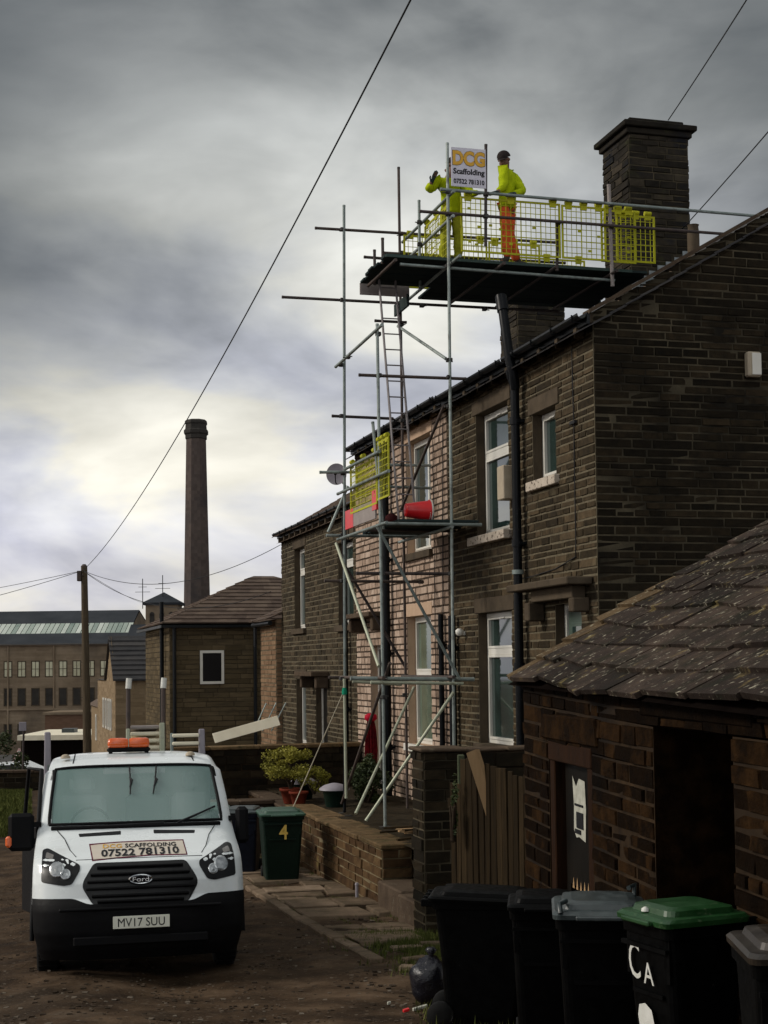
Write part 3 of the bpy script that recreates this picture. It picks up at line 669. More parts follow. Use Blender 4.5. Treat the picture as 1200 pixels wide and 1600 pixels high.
# ---- rear extension beyond
X1 = thing('lean_to_extension', 'low brown stone lean-to with slab roof past the far end of the terrace', 'extension', TF, (1.5, 20, -3.0))
mb = MB(); stone_wall(mb, (-.15, 19.12, 0), (0, 1, 0), (-1, 0, 0), 2.0, -3.6, 1.15, h=.11, seed=51)
stone_wall(mb, (-.15, 21.12, 0), (1, 0, 0), (0, 1, 0), 3.0, -3.6, 1.15, h=.11, seed=52)
stone_wall(mb, (-.15, 19.12, 0), (1, 0, 0), (0, -1, 0), .15, -3.6, 1.15, h=.11, seed=53)
mb.build('wall', [M('brown_stone', [(.13, .075, .042), (.20, .125, .075), (.26, .17, .10)], 8, tint=.6, bump=.4), m_mortar], X1)
mb = MB(); slab_roof(mb, (-.35, 19.0, 1.12), (0, 1, 0), (math.cos(.42), 0, math.sin(.42)), 2.3, 2.6, .3, .3, .6, th=.03, seed=8); mb.build('roof', m_slatebrown, X1)
mb = MB(); mb.tube((-.32, 19.0, 1.05), (-.32, 21.3, 1.05), .06, 8); mb.tube((-.3, 21.1, .5), (-.3, 21.1, 1.05), .04, 8); mb.build('gutter', m_gutter, X1)
mb = MB(); mb.box((.5, 20.9, 1.1), (1.1, 21.3, 2.45), bev=.02); mb.box((.45, 20.85, 2.45), (1.15, 21.35, 2.55), bev=.02); mb.lathe((.8, 21.1, 2.55), [(.12, 0), (.1, .4)], 10); mb.build('chimney', m_lintel, X1)

# ================================================================== scaffold
TR = .0242; DK = 6.15
SC = thing('scaffold_tower', 'galvanised tube scaffold tower with boarded lifts rising over the terrace eaves to the chimney', 'scaffolding', TF, (-1.0, 5.4, -2.36))
joints = []
def T(name, a, b, mat=None, r=TR, label=None):
    mb = MB(); mb.tube(a, b, r, 10); a = Vector(a); b = Vector(b); d = (b - a).normalized()
    for e, q in ((a, 1), (b, -1)):
        mb.tube(e + d * q * .002, e + d * q * .03, r + .002, 10)
    return mb.build(name, mat or m_steel, SC, label=label)
# standards
T('standard', (-.50, 4.2, -2.36), (-.48, 4.15, 7.86)); T('standard', (-1.57, 4.2, -2.36), (-1.60, 4.2, 5.05))
T('standard', (-1.6, 6.4, -.22), (-1.53, 6.4, 7.52)); T('standard', (-.52, 6.6, -2.36), (-.53, 6.6, 8.3), m_steeldark)
T('standard', (-1.63, 6.4, -2.36), (-1.6, 6.4, -.30), m_pipe); T('standard', (-1.7, 6.0, -2.1), (-1.71, 6.0, -.22), m_steelpale)
T('standard', (-.5, 5.58, 5.95), (-.5, 5.57, 7.42)); T('standard', (1.29, 4.21, 6.02), (1.31, 4.21, 6.78), m_steeldark)
T('standard', (2.21, 4.2, 5.83), (2.18, 4.2, 7.44), m_ply, .03); T('standard', (.09, 4.1, 6.3), (.12, 4.1, 7.87), m_steeldark)
T('standard', (-1.52, 4.3, 2.0), (-1.66, 4.3, 3.6)) ; T('standard', (-1.2, 5.75, 6.05), (-1.2, 5.75, 6.62), m_steeldark)
T('standard', (-1.36, 4.7, 6.1), (-1.36, 4.7, 6.5), m_steeldark)
# guard rails of the top lift
T('guard_rail', (-.62, 4.10, 7.12), (4.75, 4.10, 7.09)); T('guard_rail', (-.95, 4.10, 6.76), (4.15, 4.10, 6.76), m_steeldark)
T('guard_rail', (-2.01, 6.45, 7.12), (2.2, 6.45, 7.16), m_steeldark); T('guard_rail', (-.85, 6.50, 6.80), (2.4, 6.50, 6.83), m_steeldark)
T('guard_rail', (-.45, 3.95, 7.06), (-.45, 6.7, 7.06)); T('guard_rail', (-.45, 4.0, 6.7), (-.45, 6.7, 6.7))
T('guard_rail', (-1.35, 5.85, 6.52), (-.1, 5.85, 6.50), m_steeldark)
# ledgers and transoms
T('ledger', (-1.2, 4.32, 6.00), (2.3, 4.32, 5.96)); T('ledger', (-2.57, 6.45, 5.95), (2.25, 6.45, 5.97), m_steeldark)
for s in (.35, 1.20, 2.2): T('transom', (s, 4.0, 6.03), (s, 6.7, 6.05), m_steeldark)
T('transom', (-.42, 3.8, 6.04), (-.42, 6.7, 6.04)); T('transom', (-1.3, 4.2, 6.03), (-1.3, 5.8, 6.04), m_steeldark)
T('ledger', (-1.88, 4.25, 4.28), (-.2, 4.25, 4.29), m_steeldark); T('ledger', (-1.76, 6.45, 4.04), (-.72, 6.45, 4.03), m_steeldark)
T('ledger', (-1.0, 6.52, 5.66), (-.45, 6.52, 5.66), m_steeldark)
T('brace', (-1.65, 6.6, 4.88), (-1.65, 3.75, 4.93)); T('brace', (-.56, 6.65, 5.62), (-.55, 4.15, 4.56)); T('brace', (-.56, 4.25, 3.87), (-.56, 6.6, 2.55), m_steeldark)
# middle lift rails
T('guard_rail', (-1.65, 6.0, 3.12), (-1.65, 4.0, 3.11)); T('guard_rail', (-1.65, 6.55, 2.78), (-1.65, 3.5, 2.76))
T('guard_rail', (-.8, 6.65, 3.29), (-.02, 6.65, 3.30)); T('guard_rail', (-.8, 6.65, 2.93), (-.02, 6.65, 2.92)); T('ledger', (-2.0, 6.34, 3.10), (-1.3, 6.34, 3.12))
T('transom', (-1.62, 4.14, 2.07), (-.03, 4.14, 2.07)); T('transom', (-1.85, 6.55, 2.1), (-.1, 6.55, 2.1)); T('ledger', (-1.66, 3.6, 2.03), (-1.62, 6.7, 2.05)); T('ledger', (-.54, 4.0, 2.02), (-.56, 6.75, 2.02))
T('transom', (-1.5, 5.3, 2.08), (-.06, 5.3, 2.08), m_steeldark)
T('brace', (-1.80, 6.62, 2.16), (-1.46, 6.62, 2.92)) 
# lower frame
T('ledger', (-1.95, 4.26, 1.34), (-.42, 4.26, 1.34), m_steeldark); T('ledger', (-1.89, 6.54, 1.36), (-.21, 6.54, 1.35), m_steeldark)
T('brace', (-1.66, 6.65, 1.98), (-1.66, 4.12, -.03), m_steelpale); T('brace', (-1.65, 4.14, 2.02), (-.42, 4.14, -.22)); T('brace', (-1.6, 6.66, 1.76), (-.5, 6.66, -.06), m_steeldark)
T('ledger', (-2.05, 4.28, -.20), (-.14, 4.28, -.24), r=.03); T('ledger', (-1.78, 4.14, -.26), (-.36, 4.14, -.30), m_steelpale)
T('ledger', (-1.85, 6.47, -.2), (-1.40, 6.47, -.2), m_steeldark); T('ledger', (-1.5, 6.3, -.27), (-.68, 6.3, -.33), m_steelpale)
T('transom', (-1.62, 4.0, -.2), (-1.66, 6.7, -.2), m_steeldark); T('transom', (-.55, 4.0, -.2), (-.55, 6.7, -.2), m_steeldark)
T('brace', (-1.50, 4.08, .02), (-1.66, 6.45, -2.22), m_steeldark); T('brace', (-.47, 6.3, -.38), (-1.82, 4.95, -2.24), m_steelpale); T('brace', (-.52, 4.1, -.42), (-1.78, 4.5, -2.3), m_steelpale)
# base plates
for s, t in ((-.5, 4.2), (-1.57, 4.2), (-1.63, 6.4), (-.52, 6.6), (-1.7, 6.0)):
    mb = MB(); mb.box((s - .075, t - .075, -2.375), (s + .075, t + .075, -2.36)); mb.box((s - .25, t - .11, -2.42), (s + .25, t + .11, -2.376)); mb.build('base_plate', m_coupler, SC)
# couplers
cps = [(-.49, 4.13, 7.1), (-.49, 4.13, 6.76), (-.49, 4.2, 5.98), (-.49, 4.18, 4.55), (-.5, 4.18, 4.29), (-.5, 4.2, 3.85), (-.5, 4.17, 2.06), (-.5, 4.22, 1.34), (-.5, 4.22, -.23),
       (-1.58, 4.22, 4.9), (-1.58, 4.22, 4.28), (-1.58, 4.2, 3.1), (-1.58, 4.2, 2.76), (-1.58, 4.17, 2.07), (-1.57, 4.23, 1.34), (-1.57, 4.2, -.2), (-1.57, 4.2, -.48), (-1.57, 4.25, -1.72),
       (-1.56, 6.42, 7.12), (-1.57, 6.42, 5.95), (-1.6, 6.42, 4.88), (-1.6, 6.42, 4.04), (-1.6, 6.4, 3.1), (-1.6, 6.45, 2.1), (-1.6, 6.5, 1.36), (-1.6, 6.43, -.2),
       (-.53, 6.56, 5.63), (-.53, 6.52, 5.96), (-.53, 6.5, 6.82), (-.53, 6.5, 7.14), (-.53, 6.6, 4.03), (-.53, 6.62, 3.3), (-.53, 6.6, 2.1), (-.25, 6.56, 1.35), (-.53, 6.6, -.2), (-.6, 6.4, -.5),
       (-.5, 5.57, 7.06), (-.5, 5.57, 6.7), (2.19, 4.15, 7.1), (2.19, 4.15, 6.76), (1.3, 4.15, 6.76), (.11, 4.1, 7.1), (.1, 4.1, 6.76), (-1.7, 6.2, -.22), (.9, 6.45, 5.94), (-.2, 6.45, 5.94), (-1.62, 5.9, 4.9)]
for c in cps:
    mb = MB(); s, t, z = c
    mb.obox(c, (1, rnd.uniform(-.2, .2), 0), (rnd.uniform(-.2, .2), 1, 0), (0, 0, 1), .038, .038, .03, bev=.008)
    a = rnd.uniform(0, 6); mb.tube((s, t, z - .012), (s + .085 * math.cos(a), t + .085 * math.sin(a), z - .012), .009, 6); mb.tube((s, t, z + .012), (s - .075 * math.cos(a), t - .075 * math.sin(a), z + .014), .009, 6)
    mb.build('coupler', m_coupler, SC)
# boards: top deck (wider next to the chimney), middle deck
def boards(z, s0, s1, t0, t1, mat=m_board, wd=.222, along='s'):
    t = t0
    while t < t1 - .05:
        mb = MB(); j = rnd.uniform(-.05, .05)
        if along == 's': mb.box((s0 + j, t + .004, z - .038 + rnd.uniform(-.004, .004)), (s1 + rnd.uniform(-.05, .05), t + wd, z), bev=.004)
        mb.build('deck_board', mat, SC); t += wd + .006
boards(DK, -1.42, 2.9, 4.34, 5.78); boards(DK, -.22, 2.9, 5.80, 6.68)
boards(2.15, -1.25, -.06, 4.22, 6.5, wd=.22)
for s0, s1, t0, t1 in ((-1.42, 2.6, 4.30, 4.336),):
    mb = MB(); mb.box((s0, t0, DK - .05), (s1, t1, DK - .005)); mb.build('toe_board', M('green_grey_board', [(.045, .07, .065), (.07, .10, .09)], 4, stretch=(.5, 8, 8)), SC)
mb = MB(); mb.box((-1.38, 6.0, 5.95), (-.55, 6.03, 6.14), bev=.004); mb.build('toe_board', m_ply, SC, label='short pale grey plywood toe board behind the ladder head')
mb = MB(); mb.box((-.60, 5.98, 5.80), (-.56, 6.75, 6.0), bev=.004); mb.build('toe_board', m_board, SC)
mb = MB(); mb.box((-1.60, 4.45, 2.17), (-1.57, 6.2, 2.46), bev=.004); mb.build('toe_board', m_ply, SC)
mb = MB(); mb.box((-1.606, 4.36, 2.3), (-1.566, 4.6, 2.6), bev=.003); mb.build('warning_board', m_red, SC, label='smaller red panel nearer the tower post')
mb = MB(); mb.box((-1.606, 5.75, 2.165), (-1.566, 6.25, 2.465), bev=.003); mb.build('warning_board', m_red, SC, label='red end panel of the toe board')

# ladder
def ladder(a, b, wv, mat, n):
    t = thing('ladder', 'steel ladder tied between the middle and top scaffold lifts', 'ladder', TF, a)
    a = Vector(a); b = Vector(b); wv = Vector(wv) * .5
    for q in (-1, 1):
        mb = MB(); mb.obox((a + b) / 2 + wv * q, wv, (b - a).cross(wv), b - a, .011, .03, (b - a).length / 2, bev=.004); mb.build('stile', mat, t)
    for k in range(n):
        p = a + (b - a) * ((k + .6) / n); mb = MB(); mb.tube(p - wv, p + wv, .011, 8); mb.build('rung', mat, t)
ladder((-1.01, 4.75, 2.17), (-1.02, 5.72, 6.35), (.27, 0, 0), M('ladder_steel', [(.16, .14, .14), (.26, .24, .24)], 8, metal=.3, rough=.5), 16)

# mesh barriers
def barrier(fr, p0, p1, z0, z1, label, seed, mat=m_yellow, clip=True):
    r = random.Random(seed); p0 = Vector((*p0, 0)); p1 = Vector((*p1, 0)); d = p1 - p0; l = d.length; d.normalize(); n = Vector((-d.y, d.x, 0)); Z = Vector((0, 0, 1))
    t = thing('mesh_barrier', label, 'barrier', fr, (p0.x, p0.y, z0), 'yellow plastic mesh barriers on the scaffold')
    mb = MB(); H = z1 - z0
    def bar(u, v, w, h, th): mb.obox(p0 + d * u + Z * (z0 + v), d, n, Z, w / 2, th, h / 2)
    bar(.015, H / 2, .03, H, .009); bar(l - .015, H / 2, .03, H, .009); bar(l / 2, .015, l - .06, .03, .008); bar(l / 2, H - .015, l - .06, .03, .008)
    mb.build('frame', mat, t)
    mb = MB(); k = max(2, int(l / .078)); q = max(2, int(H / .092))
    for i in range(1, k): bar(l * i / k, H / 2, .0085 if i % 4 else .016, H - .06, .0035)
    for i in range(1, q): bar(l / 2, H * i / q, l - .06, .0085 if i % 3 else .015, .0042)
    for _ in range(int(l * 5)): bar(r.uniform(.1, l - .1), r.choice([H * .5, H * .2, H * .85]) + r.uniform(-.05, .05), .05, .035, .006)
    mb.build('mesh', mat, t)
    if clip:
        for u in (.12, l - .12, l / 2):
            mb = MB(); c = p0 + d * u; mb.obox(c + Z * (z1 + .0), d, n, Z, .055, .011, .065, bev=.004); mb.tube(c - d * .055 + Z * (z1 + .04), c + d * .055 + Z * (z1 + .04), .036, 8); mb.build('clip', mat, t)
    return t
LN = 4.165
barrier(TF, (-.28, LN), (1.34, LN - .0), DK + .06, 7.06, 'yellow mesh barrier on the near guard rail in front of the two workers', 1)
barrier(TF, (1.36, LN), (2.10, LN), DK + .06, 7.05, 'yellow mesh barrier between the thin steel post and the pale post', 2)
barrier(TF, (2.03, LN + .035), (2.62, LN + .035), DK + .06, 7.04, 'yellow mesh barrier right of the pale post against the dark chimney', 3)
barrier(TF, (2.32, LN + .09), (2.98, LN + .09), DK + .10, 7.0, 'rightmost yellow mesh barrier ending beside the chimney base', 4)
FT = 6.41
barrier(TF, (-.52, FT), (.95, FT), DK + .06, 7.10, 'yellow mesh barrier on the far rail behind the sign post', 5)
barrier(TF, (.97, FT), (1.9, FT), DK + .04, 7.08, 'yellow mesh barrier on the far rail behind the man in orange trousers', 6)
barrier(TF, (1.3, FT - .05), (2.7, FT - .05), DK - .02, 6.85, 'low yellow mesh barrier on the far rail near the chimney', 7)
barrier(TF, (-.40, 4.4), (-.40, 5.6), DK + .02, 7.0, 'yellow mesh barrier closing the left end of the top platform', 8)
barrier(TF, (-1.60, 3.65), (-1.60, 4.3), 2.42, 3.28, 'yellow mesh barrier right of the tower post on the middle lift', 9)
barrier(TF, (-1.60, 4.32), (-1.60, 5.9), 2.38, 3.16, 'large yellow mesh barrier on the middle scaffold lift', 10)
barrier(TF, (-1.555, 4.4), (-1.555, 5.7), 2.62, 3.10, 'second yellow mesh barrier overlapping the large one on the middle lift', 11, clip=False)

# sign board
sg = thing('company_sign', 'white company sign with large gold letters and a phone number on the top rail', 'sign', TF, (-.18, 4.05, 7.15))
mb = MB(); mb.box((-.455, 4.055, 7.17), (.10, 4.067, 7.77), bev=.003); mb.build('board', m_sign, sg)
U, V = (1, 0, 0), (0, 0, 1)
text_mesh('DCG', 'lettering', sg, (-.43, 4.055, 7.495), U, V, .51, .225, m_gold, offset=.003, depth=.004, bold=.045, label='large gold initials')
text_mesh('DCG', 'letter_outline', sg, (-.437, 4.055, 7.488), U, V, .524, .239, m_lintel, offset=.001, depth=.002, bold=.06)
text_mesh('Scaffolding', 'lettering', sg, (-.425, 4.055, 7.335), U, V, .50, .115, m_ink, offset=.001, depth=.003, bold=.03)
text_mesh('07522 781310', 'lettering', sg, (-.42, 4.055, 7.215), U, V, .49, .075, m_ink, offset=.001, depth=.003, bold=.03)

# bucket on the middle lift
bk = thing('bucket', 'bright red bucket lying on its side on the middle platform', 'bucket', TF, (-.9, 4.7, 2.16))
mb = MB(); P = [(.0, .0), (.095, 0), (.105, .02), (.155, .36), (.17, .37), (.17, .39), (.158, .392), (.148, .37), (.10, .02), (0, .015)]
mb.lathe((-1.08, 4.6, 2.32), [(max(a, .001), b) for a, b in P], 24, axis='x'); bo = mb.build('body', m_red, bk)
mb = MB(); mb.path([(-.73, 4.6 + .15 * math.cos(a), 2.29 - .12 * abs(math.sin(a)) - .01) for a in [math.pi * i / 10 for i in range(11)]], .004, 6); mb.build('handle', m_white, bk)
mb = MB(); mb.lathe((-.69, 4.6, 2.32), [(.168, -.02), (.174, -.015), (.174, .005), (.160, .008)], 24, axis='x'); mb.build('rim', m_white, bk)
tb = thing('tool_bag', 'small dark red bag of fittings beside the ladder foot', 'bag', TF, (-1.12, 5.3, 2.16))
mb = MB(); mb.lathe((-1.1, 5.3, 2.155), [(.10, 0), (.12, .05), (.10, .14), (.03, .19)], 12); mb.build('sack', M('dark_red_sack', [(.04, .008, .01), (.07, .015, .015)], 9), tb)
mb = MB(); mb.path([(-1.1, 5.24, 2.33), (-1.1, 5.3, 2.41), (-1.1, 5.36, 2.33)], .008, 5); mb.build('strap', m_ink, tb)
# satellite dish
ds = thing('satellite_dish', 'grey round satellite dish fixed at the far corner of the pink house', 'satellite dish', TF, (-.4, 11.5, 3.6))
mb = MB(); n = 26; C = Vector((-.52, 11.2, 3.72)); D = Vector((-.35, -1, .12)).normalized(); A = D.cross(Vector((0, 0, 1))).normalized(); B = A.cross(D)
V = []; F = []
for k in range(5):
    rr = .20 * k / 4
    for j in range(n): th = 2 * math.pi * j / n; V.append(C + A * math.cos(th) * rr + B * math.sin(th) * rr * 1.08 + D * (rr * rr * .9))
V2 = [v - D * .012 for v in V]
for k in range(4):
    for j in range(n): F.append((k * n + j, k * n + (j + 1) % n, (k + 1) * n + (j + 1) % n, (k + 1) * n + j))
mb.mesh(V, F, sm=True); mb.mesh(V2, [f[::-1] for f in F], sm=True); mb.mesh(V[-n:] + V2[-n:], [(j, (j + 1) % n, n + (j + 1) % n, n + j) for j in range(n)])
mb.build('reflector', m_dish, ds)
mb = MB(); mb.path([C - B * .19, C - B * .2 + D * .2, C + D * .26 - B * .05], .012, 6); mb.tube(C + D * .24 - B * .05, C + D * .31 - B * .02, .03, 8); mb.build('receiver_arm', m_ink, ds)
mb = MB(); mb.path([C - D * .01, C - D * .12, Vector((-.2, 11.6, 3.5)), Vector((-.0, 11.6, 3.5))], .02, 8); mb.build('wall_bracket', m_steel, ds)

# ================================================================== people
def skinmesh(name, J, E, mat, parent=None, fr=TF, base=(0, 0, 0), root=None, sub=2, **kw):
    names = list(J); idx = {n: i for i, n in enumerate(names)}
    if parent is not None: fr, base = INFO[parent.name]
    b = Vector(base)
    me = bpy.data.meshes.new(name); me.from_pydata([tuple(Vector(J[n][:3]) - b) for n in names], [(idx[a], idx[c]) for a, c in E], [])
    o = bpy.data.objects.new(name + '_t', me); col.objects.link(o)
    md = o.modifiers.new('s', 'SKIN'); md.use_smooth_shade = True; md.branch_smoothing = .3
    for n in names:
        sv = me.skin_vertices[0].data[idx[n]]; rr = J[n][3]; r2 = J[n][4] if len(J[n]) > 4 else rr
        sv.radius = (rr, r2); sv.use_root = (n == (root or names[0]))
    ss = o.modifiers.new('u', 'SUBSURF'); ss.levels = sub; ss.render_levels = sub
    dg = bpy.context.evaluated_depsgraph_get(); m2 = bpy.data.meshes.new_from_object(o.evaluated_get(dg)); bpy.data.objects.remove(o)
    m2.name = name; m2.materials.clear(); m2.materials.append(mat)
    for p in m2.polygons: p.use_smooth = True
    o = bpy.data.objects.new(name, m2); col.objects.link(o)
    if parent is not None: o.parent = parent; INFO[o.name] = (fr, b)
    else: place(o, fr, b)
    setp(o, **kw); return o
def chain(*a): return list(zip(a[:-1], a[1:]))
def hand(J, E, pre, wrist, d, side, curl, s=1.0):
    """palm and five fingers continuing from the wrist joint; d direction, side = thumb side, curl = palm-ward"""
    w = Vector(J[wrist][:3]); d = Vector(d).normalized(); side = Vector(side).normalized(); curl = Vector(curl).normalized()
    p = w + d * .05 * s; J[pre + 'palm'] = (*p, .034 * s, .02 * s); E.append((wrist, pre + 'palm'))
    for i, (off, ln) in enumerate(((.030, .070), (.010, .080), (-.010, .075), (-.028, .060))):
        b = p + d * .035 * s + side * off * s; a1 = b + d * ln * .45 * s + curl * .018 * s; a2 = a1 + (d * .35 + curl) .normalized() * ln * .45 * s
        J[f'{pre}f{i}a'] = (*b, .0105 * s); J[f'{pre}f{i}b'] = (*a1, .0095 * s); J[f'{pre}f{i}c'] = (*a2, .008 * s)
        E += [(pre + 'palm', f'{pre}f{i}a'), (f'{pre}f{i}a', f'{pre}f{i}b'), (f'{pre}f{i}b', f'{pre}f{i}c')]
    b = w + d * .03 * s + side * .034 * s; a1 = b + (d * .7 + side).normalized() * .035 * s; a2 = a1 + (d + curl * .6).normalized() * .03 * s
    J[pre + 'ta'] = (*b, .012 * s); J[pre + 'tb'] = (*a1, .011 * s); J[pre + 'tc'] = (*a2, .009 * s)
    E += [(wrist, pre + 'ta'), (pre + 'ta', pre + 'tb'), (pre + 'tb', pre + 'tc')]
def head(mbs, c, f, parent):
    pass
def person(label, base, P, trouser, cap=True):
    """P: joint name -> offset (right, depth, up) from the base between the feet"""
    b = Vector(base); kz = P.pop('kz', 1.0); q = {k: b + Vector((v[0], v[1], v[2] * kz)) for k, v in P.items() if k not in ('curll', 'curlr')}
    f = (q['face'] - q['head']).normalized()
    J = {}; E = []
    def j(n, k, r, r2=None): J[n] = (*q[k], r) if r2 is None else (*q[k], r, r2)
    j('pelvis', 'pelvis', .13, .10); J['waist'] = (*(q['pelvis'].lerp(q['chest'], .45)), .12, .095); j('chest', 'chest', .155, .11); j('neck', 'neck', .052)
    J['jaw'] = (*(q['neck'].lerp(q['head'], .45) + f * .034), .088); j('head', 'head', .114, .118); J['crown'] = (*(q['head'] + (q['head'] - q['neck']).normalized() * .055), .065)
    J['nose'] = (*(q['head'] - Vector((0, 0, .015)) + f * .108), .018); J['chin'] = (*(q['neck'].lerp(q['head'], .35) + f * .078), .028)
    side = f.cross(Vector((0, 0, 1))).normalized()
    for k, sg_ in (('earl', 1), ('earr', -1)): J[k] = (*(q['head'] + side * .100 * sg_ - Vector((0, 0, .01))), .018)
    E += chain('pelvis', 'waist', 'chest', 'neck', 'jaw', 'head', 'crown') + [('head', 'nose'), ('jaw', 'chin'), ('head', 'earl'), ('head', 'earr')]
    for s_ in 'lr':
        j('sh' + s_, 'sh' + s_, .062); j('el' + s_, 'el' + s_, .044); j('wr' + s_, 'wr' + s_, .029); j('hip' + s_, 'hip' + s_, .095); j('kn' + s_, 'kn' + s_, .062); j('an' + s_, 'an' + s_, .042)
        toe = q['an' + s_] + (q['toe' + s_] - q['an' + s_]) ; J['toe' + s_] = (*toe, .035)
        E += chain('chest', 'sh' + s_, 'el' + s_, 'wr' + s_) + chain('pelvis', 'hip' + s_, 'kn' + s_, 'an' + s_, 'toe' + s_)
        hand(J, E, 'h' + s_, 'wr' + s_, q['hd' + s_] - q['wr' + s_], side * (1 if s_ == 'l' else -1), (0, 0, -1) if not P.get('curl' + s_) else P['curl' + s_], 1.0)
    body = skinmesh('person', J, E, m_skin, None, TF, base, root='pelvis', label=label, category='person') if False else skinmesh('person', J, E, m_skin, None, TF, base, root='pelvis', sub=2, label=label, cat='person')
    # gloves
    for s_ in 'lr':
        J2 = {'w0': (*(q['wr' + s_].lerp(q['el' + s_], .12)), .036), 'wr': (*q['wr' + s_], .036)}; E2 = [('w0', 'wr')]
        hand(J2, E2, 'g', 'wr', q['hd' + s_] - q['wr' + s_], side * (1 if s_ == 'l' else -1), (0, 0, -1) if not P.get('curl' + s_) else P['curl' + s_], 1.13)
        skinmesh('glove', J2, E2, m_glove, body, root='w0', sub=2)
    # jacket
    pel = q['pelvis']; ch = q['chest']
    J3 = {'hem': (*(pel + Vector((0, 0, -.09))), .19, .15), 'w': (*pel.lerp(ch, .35), .175, .14), 'w2': (*pel.lerp(ch, .75), .19, .15), 'c': (*(ch + Vector((0, 0, .02))), .175, .135), 'n': (*(ch.lerp(q['neck'], .70)), .095), 'n2': (*(ch.lerp(q['neck'], .88)), .070)}
    E3 = chain('hem', 'w', 'w2', 'c', 'n', 'n2')
    for s_ in 'lr':
        J3['s' + s_] = (*q['sh' + s_], .088); m1 = q['sh' + s_].lerp(q['el' + s_], .5); J3['m' + s_] = (*(m1 + Vector((.008, 0, -.008))), .082); J3['e' + s_] = (*q['el' + s_], .073)
        J3['f' + s_] = (*q['el' + s_].lerp(q['wr' + s_], .55), .060); J3['r' + s_] = (*q['el' + s_].lerp(q['wr' + s_], .9), .048); E3 += chain('c', 's' + s_, 'm' + s_, 'e' + s_, 'f' + s_, 'r' + s_)
    jk = skinmesh('jacket', J3, E3, m_hiviz, body, root='w')
    # cloth folds
    for v in jk.data.vertices:
        co = v.co; nn = noise.noise(co * 8) * .016 + noise.noise(Vector((co.x * 14, co.y * 14, co.z * 30))) * .010; v.co = co + v.normal * nn
    # trousers
    J4 = {'p': (*(pel + Vector((0, 0, .02))), .11, .09)}; E4 = []
    for s_ in 'lr':
        J4['h' + s_] = (*q['hip' + s_], .084); J4['t' + s_] = (*q['hip' + s_].lerp(q['kn' + s_], .5), .100); J4['k' + s_] = (*q['kn' + s_], .086); J4['c' + s_] = (*q['kn' + s_].lerp(q['an' + s_], .5), .080); J4['a' + s_] = (*q['kn' + s_].lerp(q['an' + s_], .93), .070)
        E4 += chain('p', 'h' + s_, 't' + s_, 'k' + s_, 'c' + s_, 'a' + s_)
    tr = skinmesh('trousers', J4, E4, trouser, body, root='p')
    for v in tr.data.vertices:
        co = v.co; v.co = co + v.normal * (noise.noise(co * 9) * .014 + noise.noise(Vector((co.x * 12, co.y * 12, co.z * 26))) * .011)
    for s_ in 'lr':
        a = q['an' + s_]; tt = q['toe' + s_]; skinmesh('boot', {'t': (*(a + Vector((0, 0, .10))), .056), 'a': (*(a + Vector((0, 0, -.005))), .056), 'm': (*a.lerp(tt, .6), .05, .042), 'z': (*(tt + Vector((0, 0, .004))), .044, .036)}, chain('t', 'a', 'm', 'z'), m_boot, body, root='t')
    # cap with a peak, eyes
    up = (q['head'] - q['neck']).normalized(); hc = q['head']
    if cap:
        mb = MB(); V = []; n = 20; rows = 7
        for i in range(rows + 1):
            ph = math.pi / 2 * i / rows
            for k in range(n):
                th = 2 * math.pi * k / n; V.append(hc + up * (.035 + .105 * math.cos(ph)) + (f * math.cos(th) * .118 + side * math.sin(th) * .106) * math.sin(ph))
        mb.mesh(V, [(i * n + k, i * n + (k + 1) % n, (i + 1) * n + (k + 1) % n, (i + 1) * n + k) for i in range(rows) for k in range(n)], sm=True)
        pk = []
        for i in range(3):
            for k in range(9):
                th = -1.0 + 2.0 * k / 8; rr = .104 + .028 * i * math.cos(th * .8)
                pk.append(hc + up * (.035 - .010 * i) + f * math.cos(th) * (rr + .012 * i) + side * math.sin(th) * .098)
        mb.mesh(pk, [(i * 9 + k, i * 9 + k + 1, (i + 1) * 9 + k + 1, (i + 1) * 9 + k) for i in range(2) for k in range(8)], sm=True)
        mb.build('cap', m_hair, body)
    mb = MB()
    for sg_ in (-1, 1): mb.lathe(hc + f * .094 + side * .03 * sg_ + up * .005, [(.003, -.010), (.010, -.005), (.011, .002), (.004, .009)], 10)
    mb.build('eyes', m_ink, body)
    mb = MB(); mb.obox(hc + f * .100 - up * .052, side, f, up, .022, .004, .004); mb.build('mouth', M('lips', [(.16, .06, .05), (.2, .08, .06)]), body)
    return body
person('man in dark cap, yellow hi-vis jacket and orange trousers leaning on the top rail', (.66, 4.53, DK), dict(
    pelvis=(-.05, .03, .90), chest=(-.02, .0, 1.25), neck=(-.075, -.03, 1.42), head=(-.11, -.06, 1.545), face=(-.18, -.14, 1.50),
    shl=(-.15, -.12, 1.36), shr=(.10, .08, 1.36), ell=(-.19, -.22, 1.10), elr=(.14, -.16, 1.06), wrl=(-.33, -.33, .965), wrr=(-.07, -.34, .955), hdl=(-.42, -.38, .945), hdr=(-.17, -.39, .94),
    hipl=(-.10, -.02, .86), hipr=(.02, .06, .86), knl=(-.10, -.05, .47), knr=(.0, .06, .46), anl=(-.06, .02, .09), anr=(.17, .16, .09), toel=(-.19, -.06, .04), toer=(.28, .05, .04), kz=1.065), m_orange)
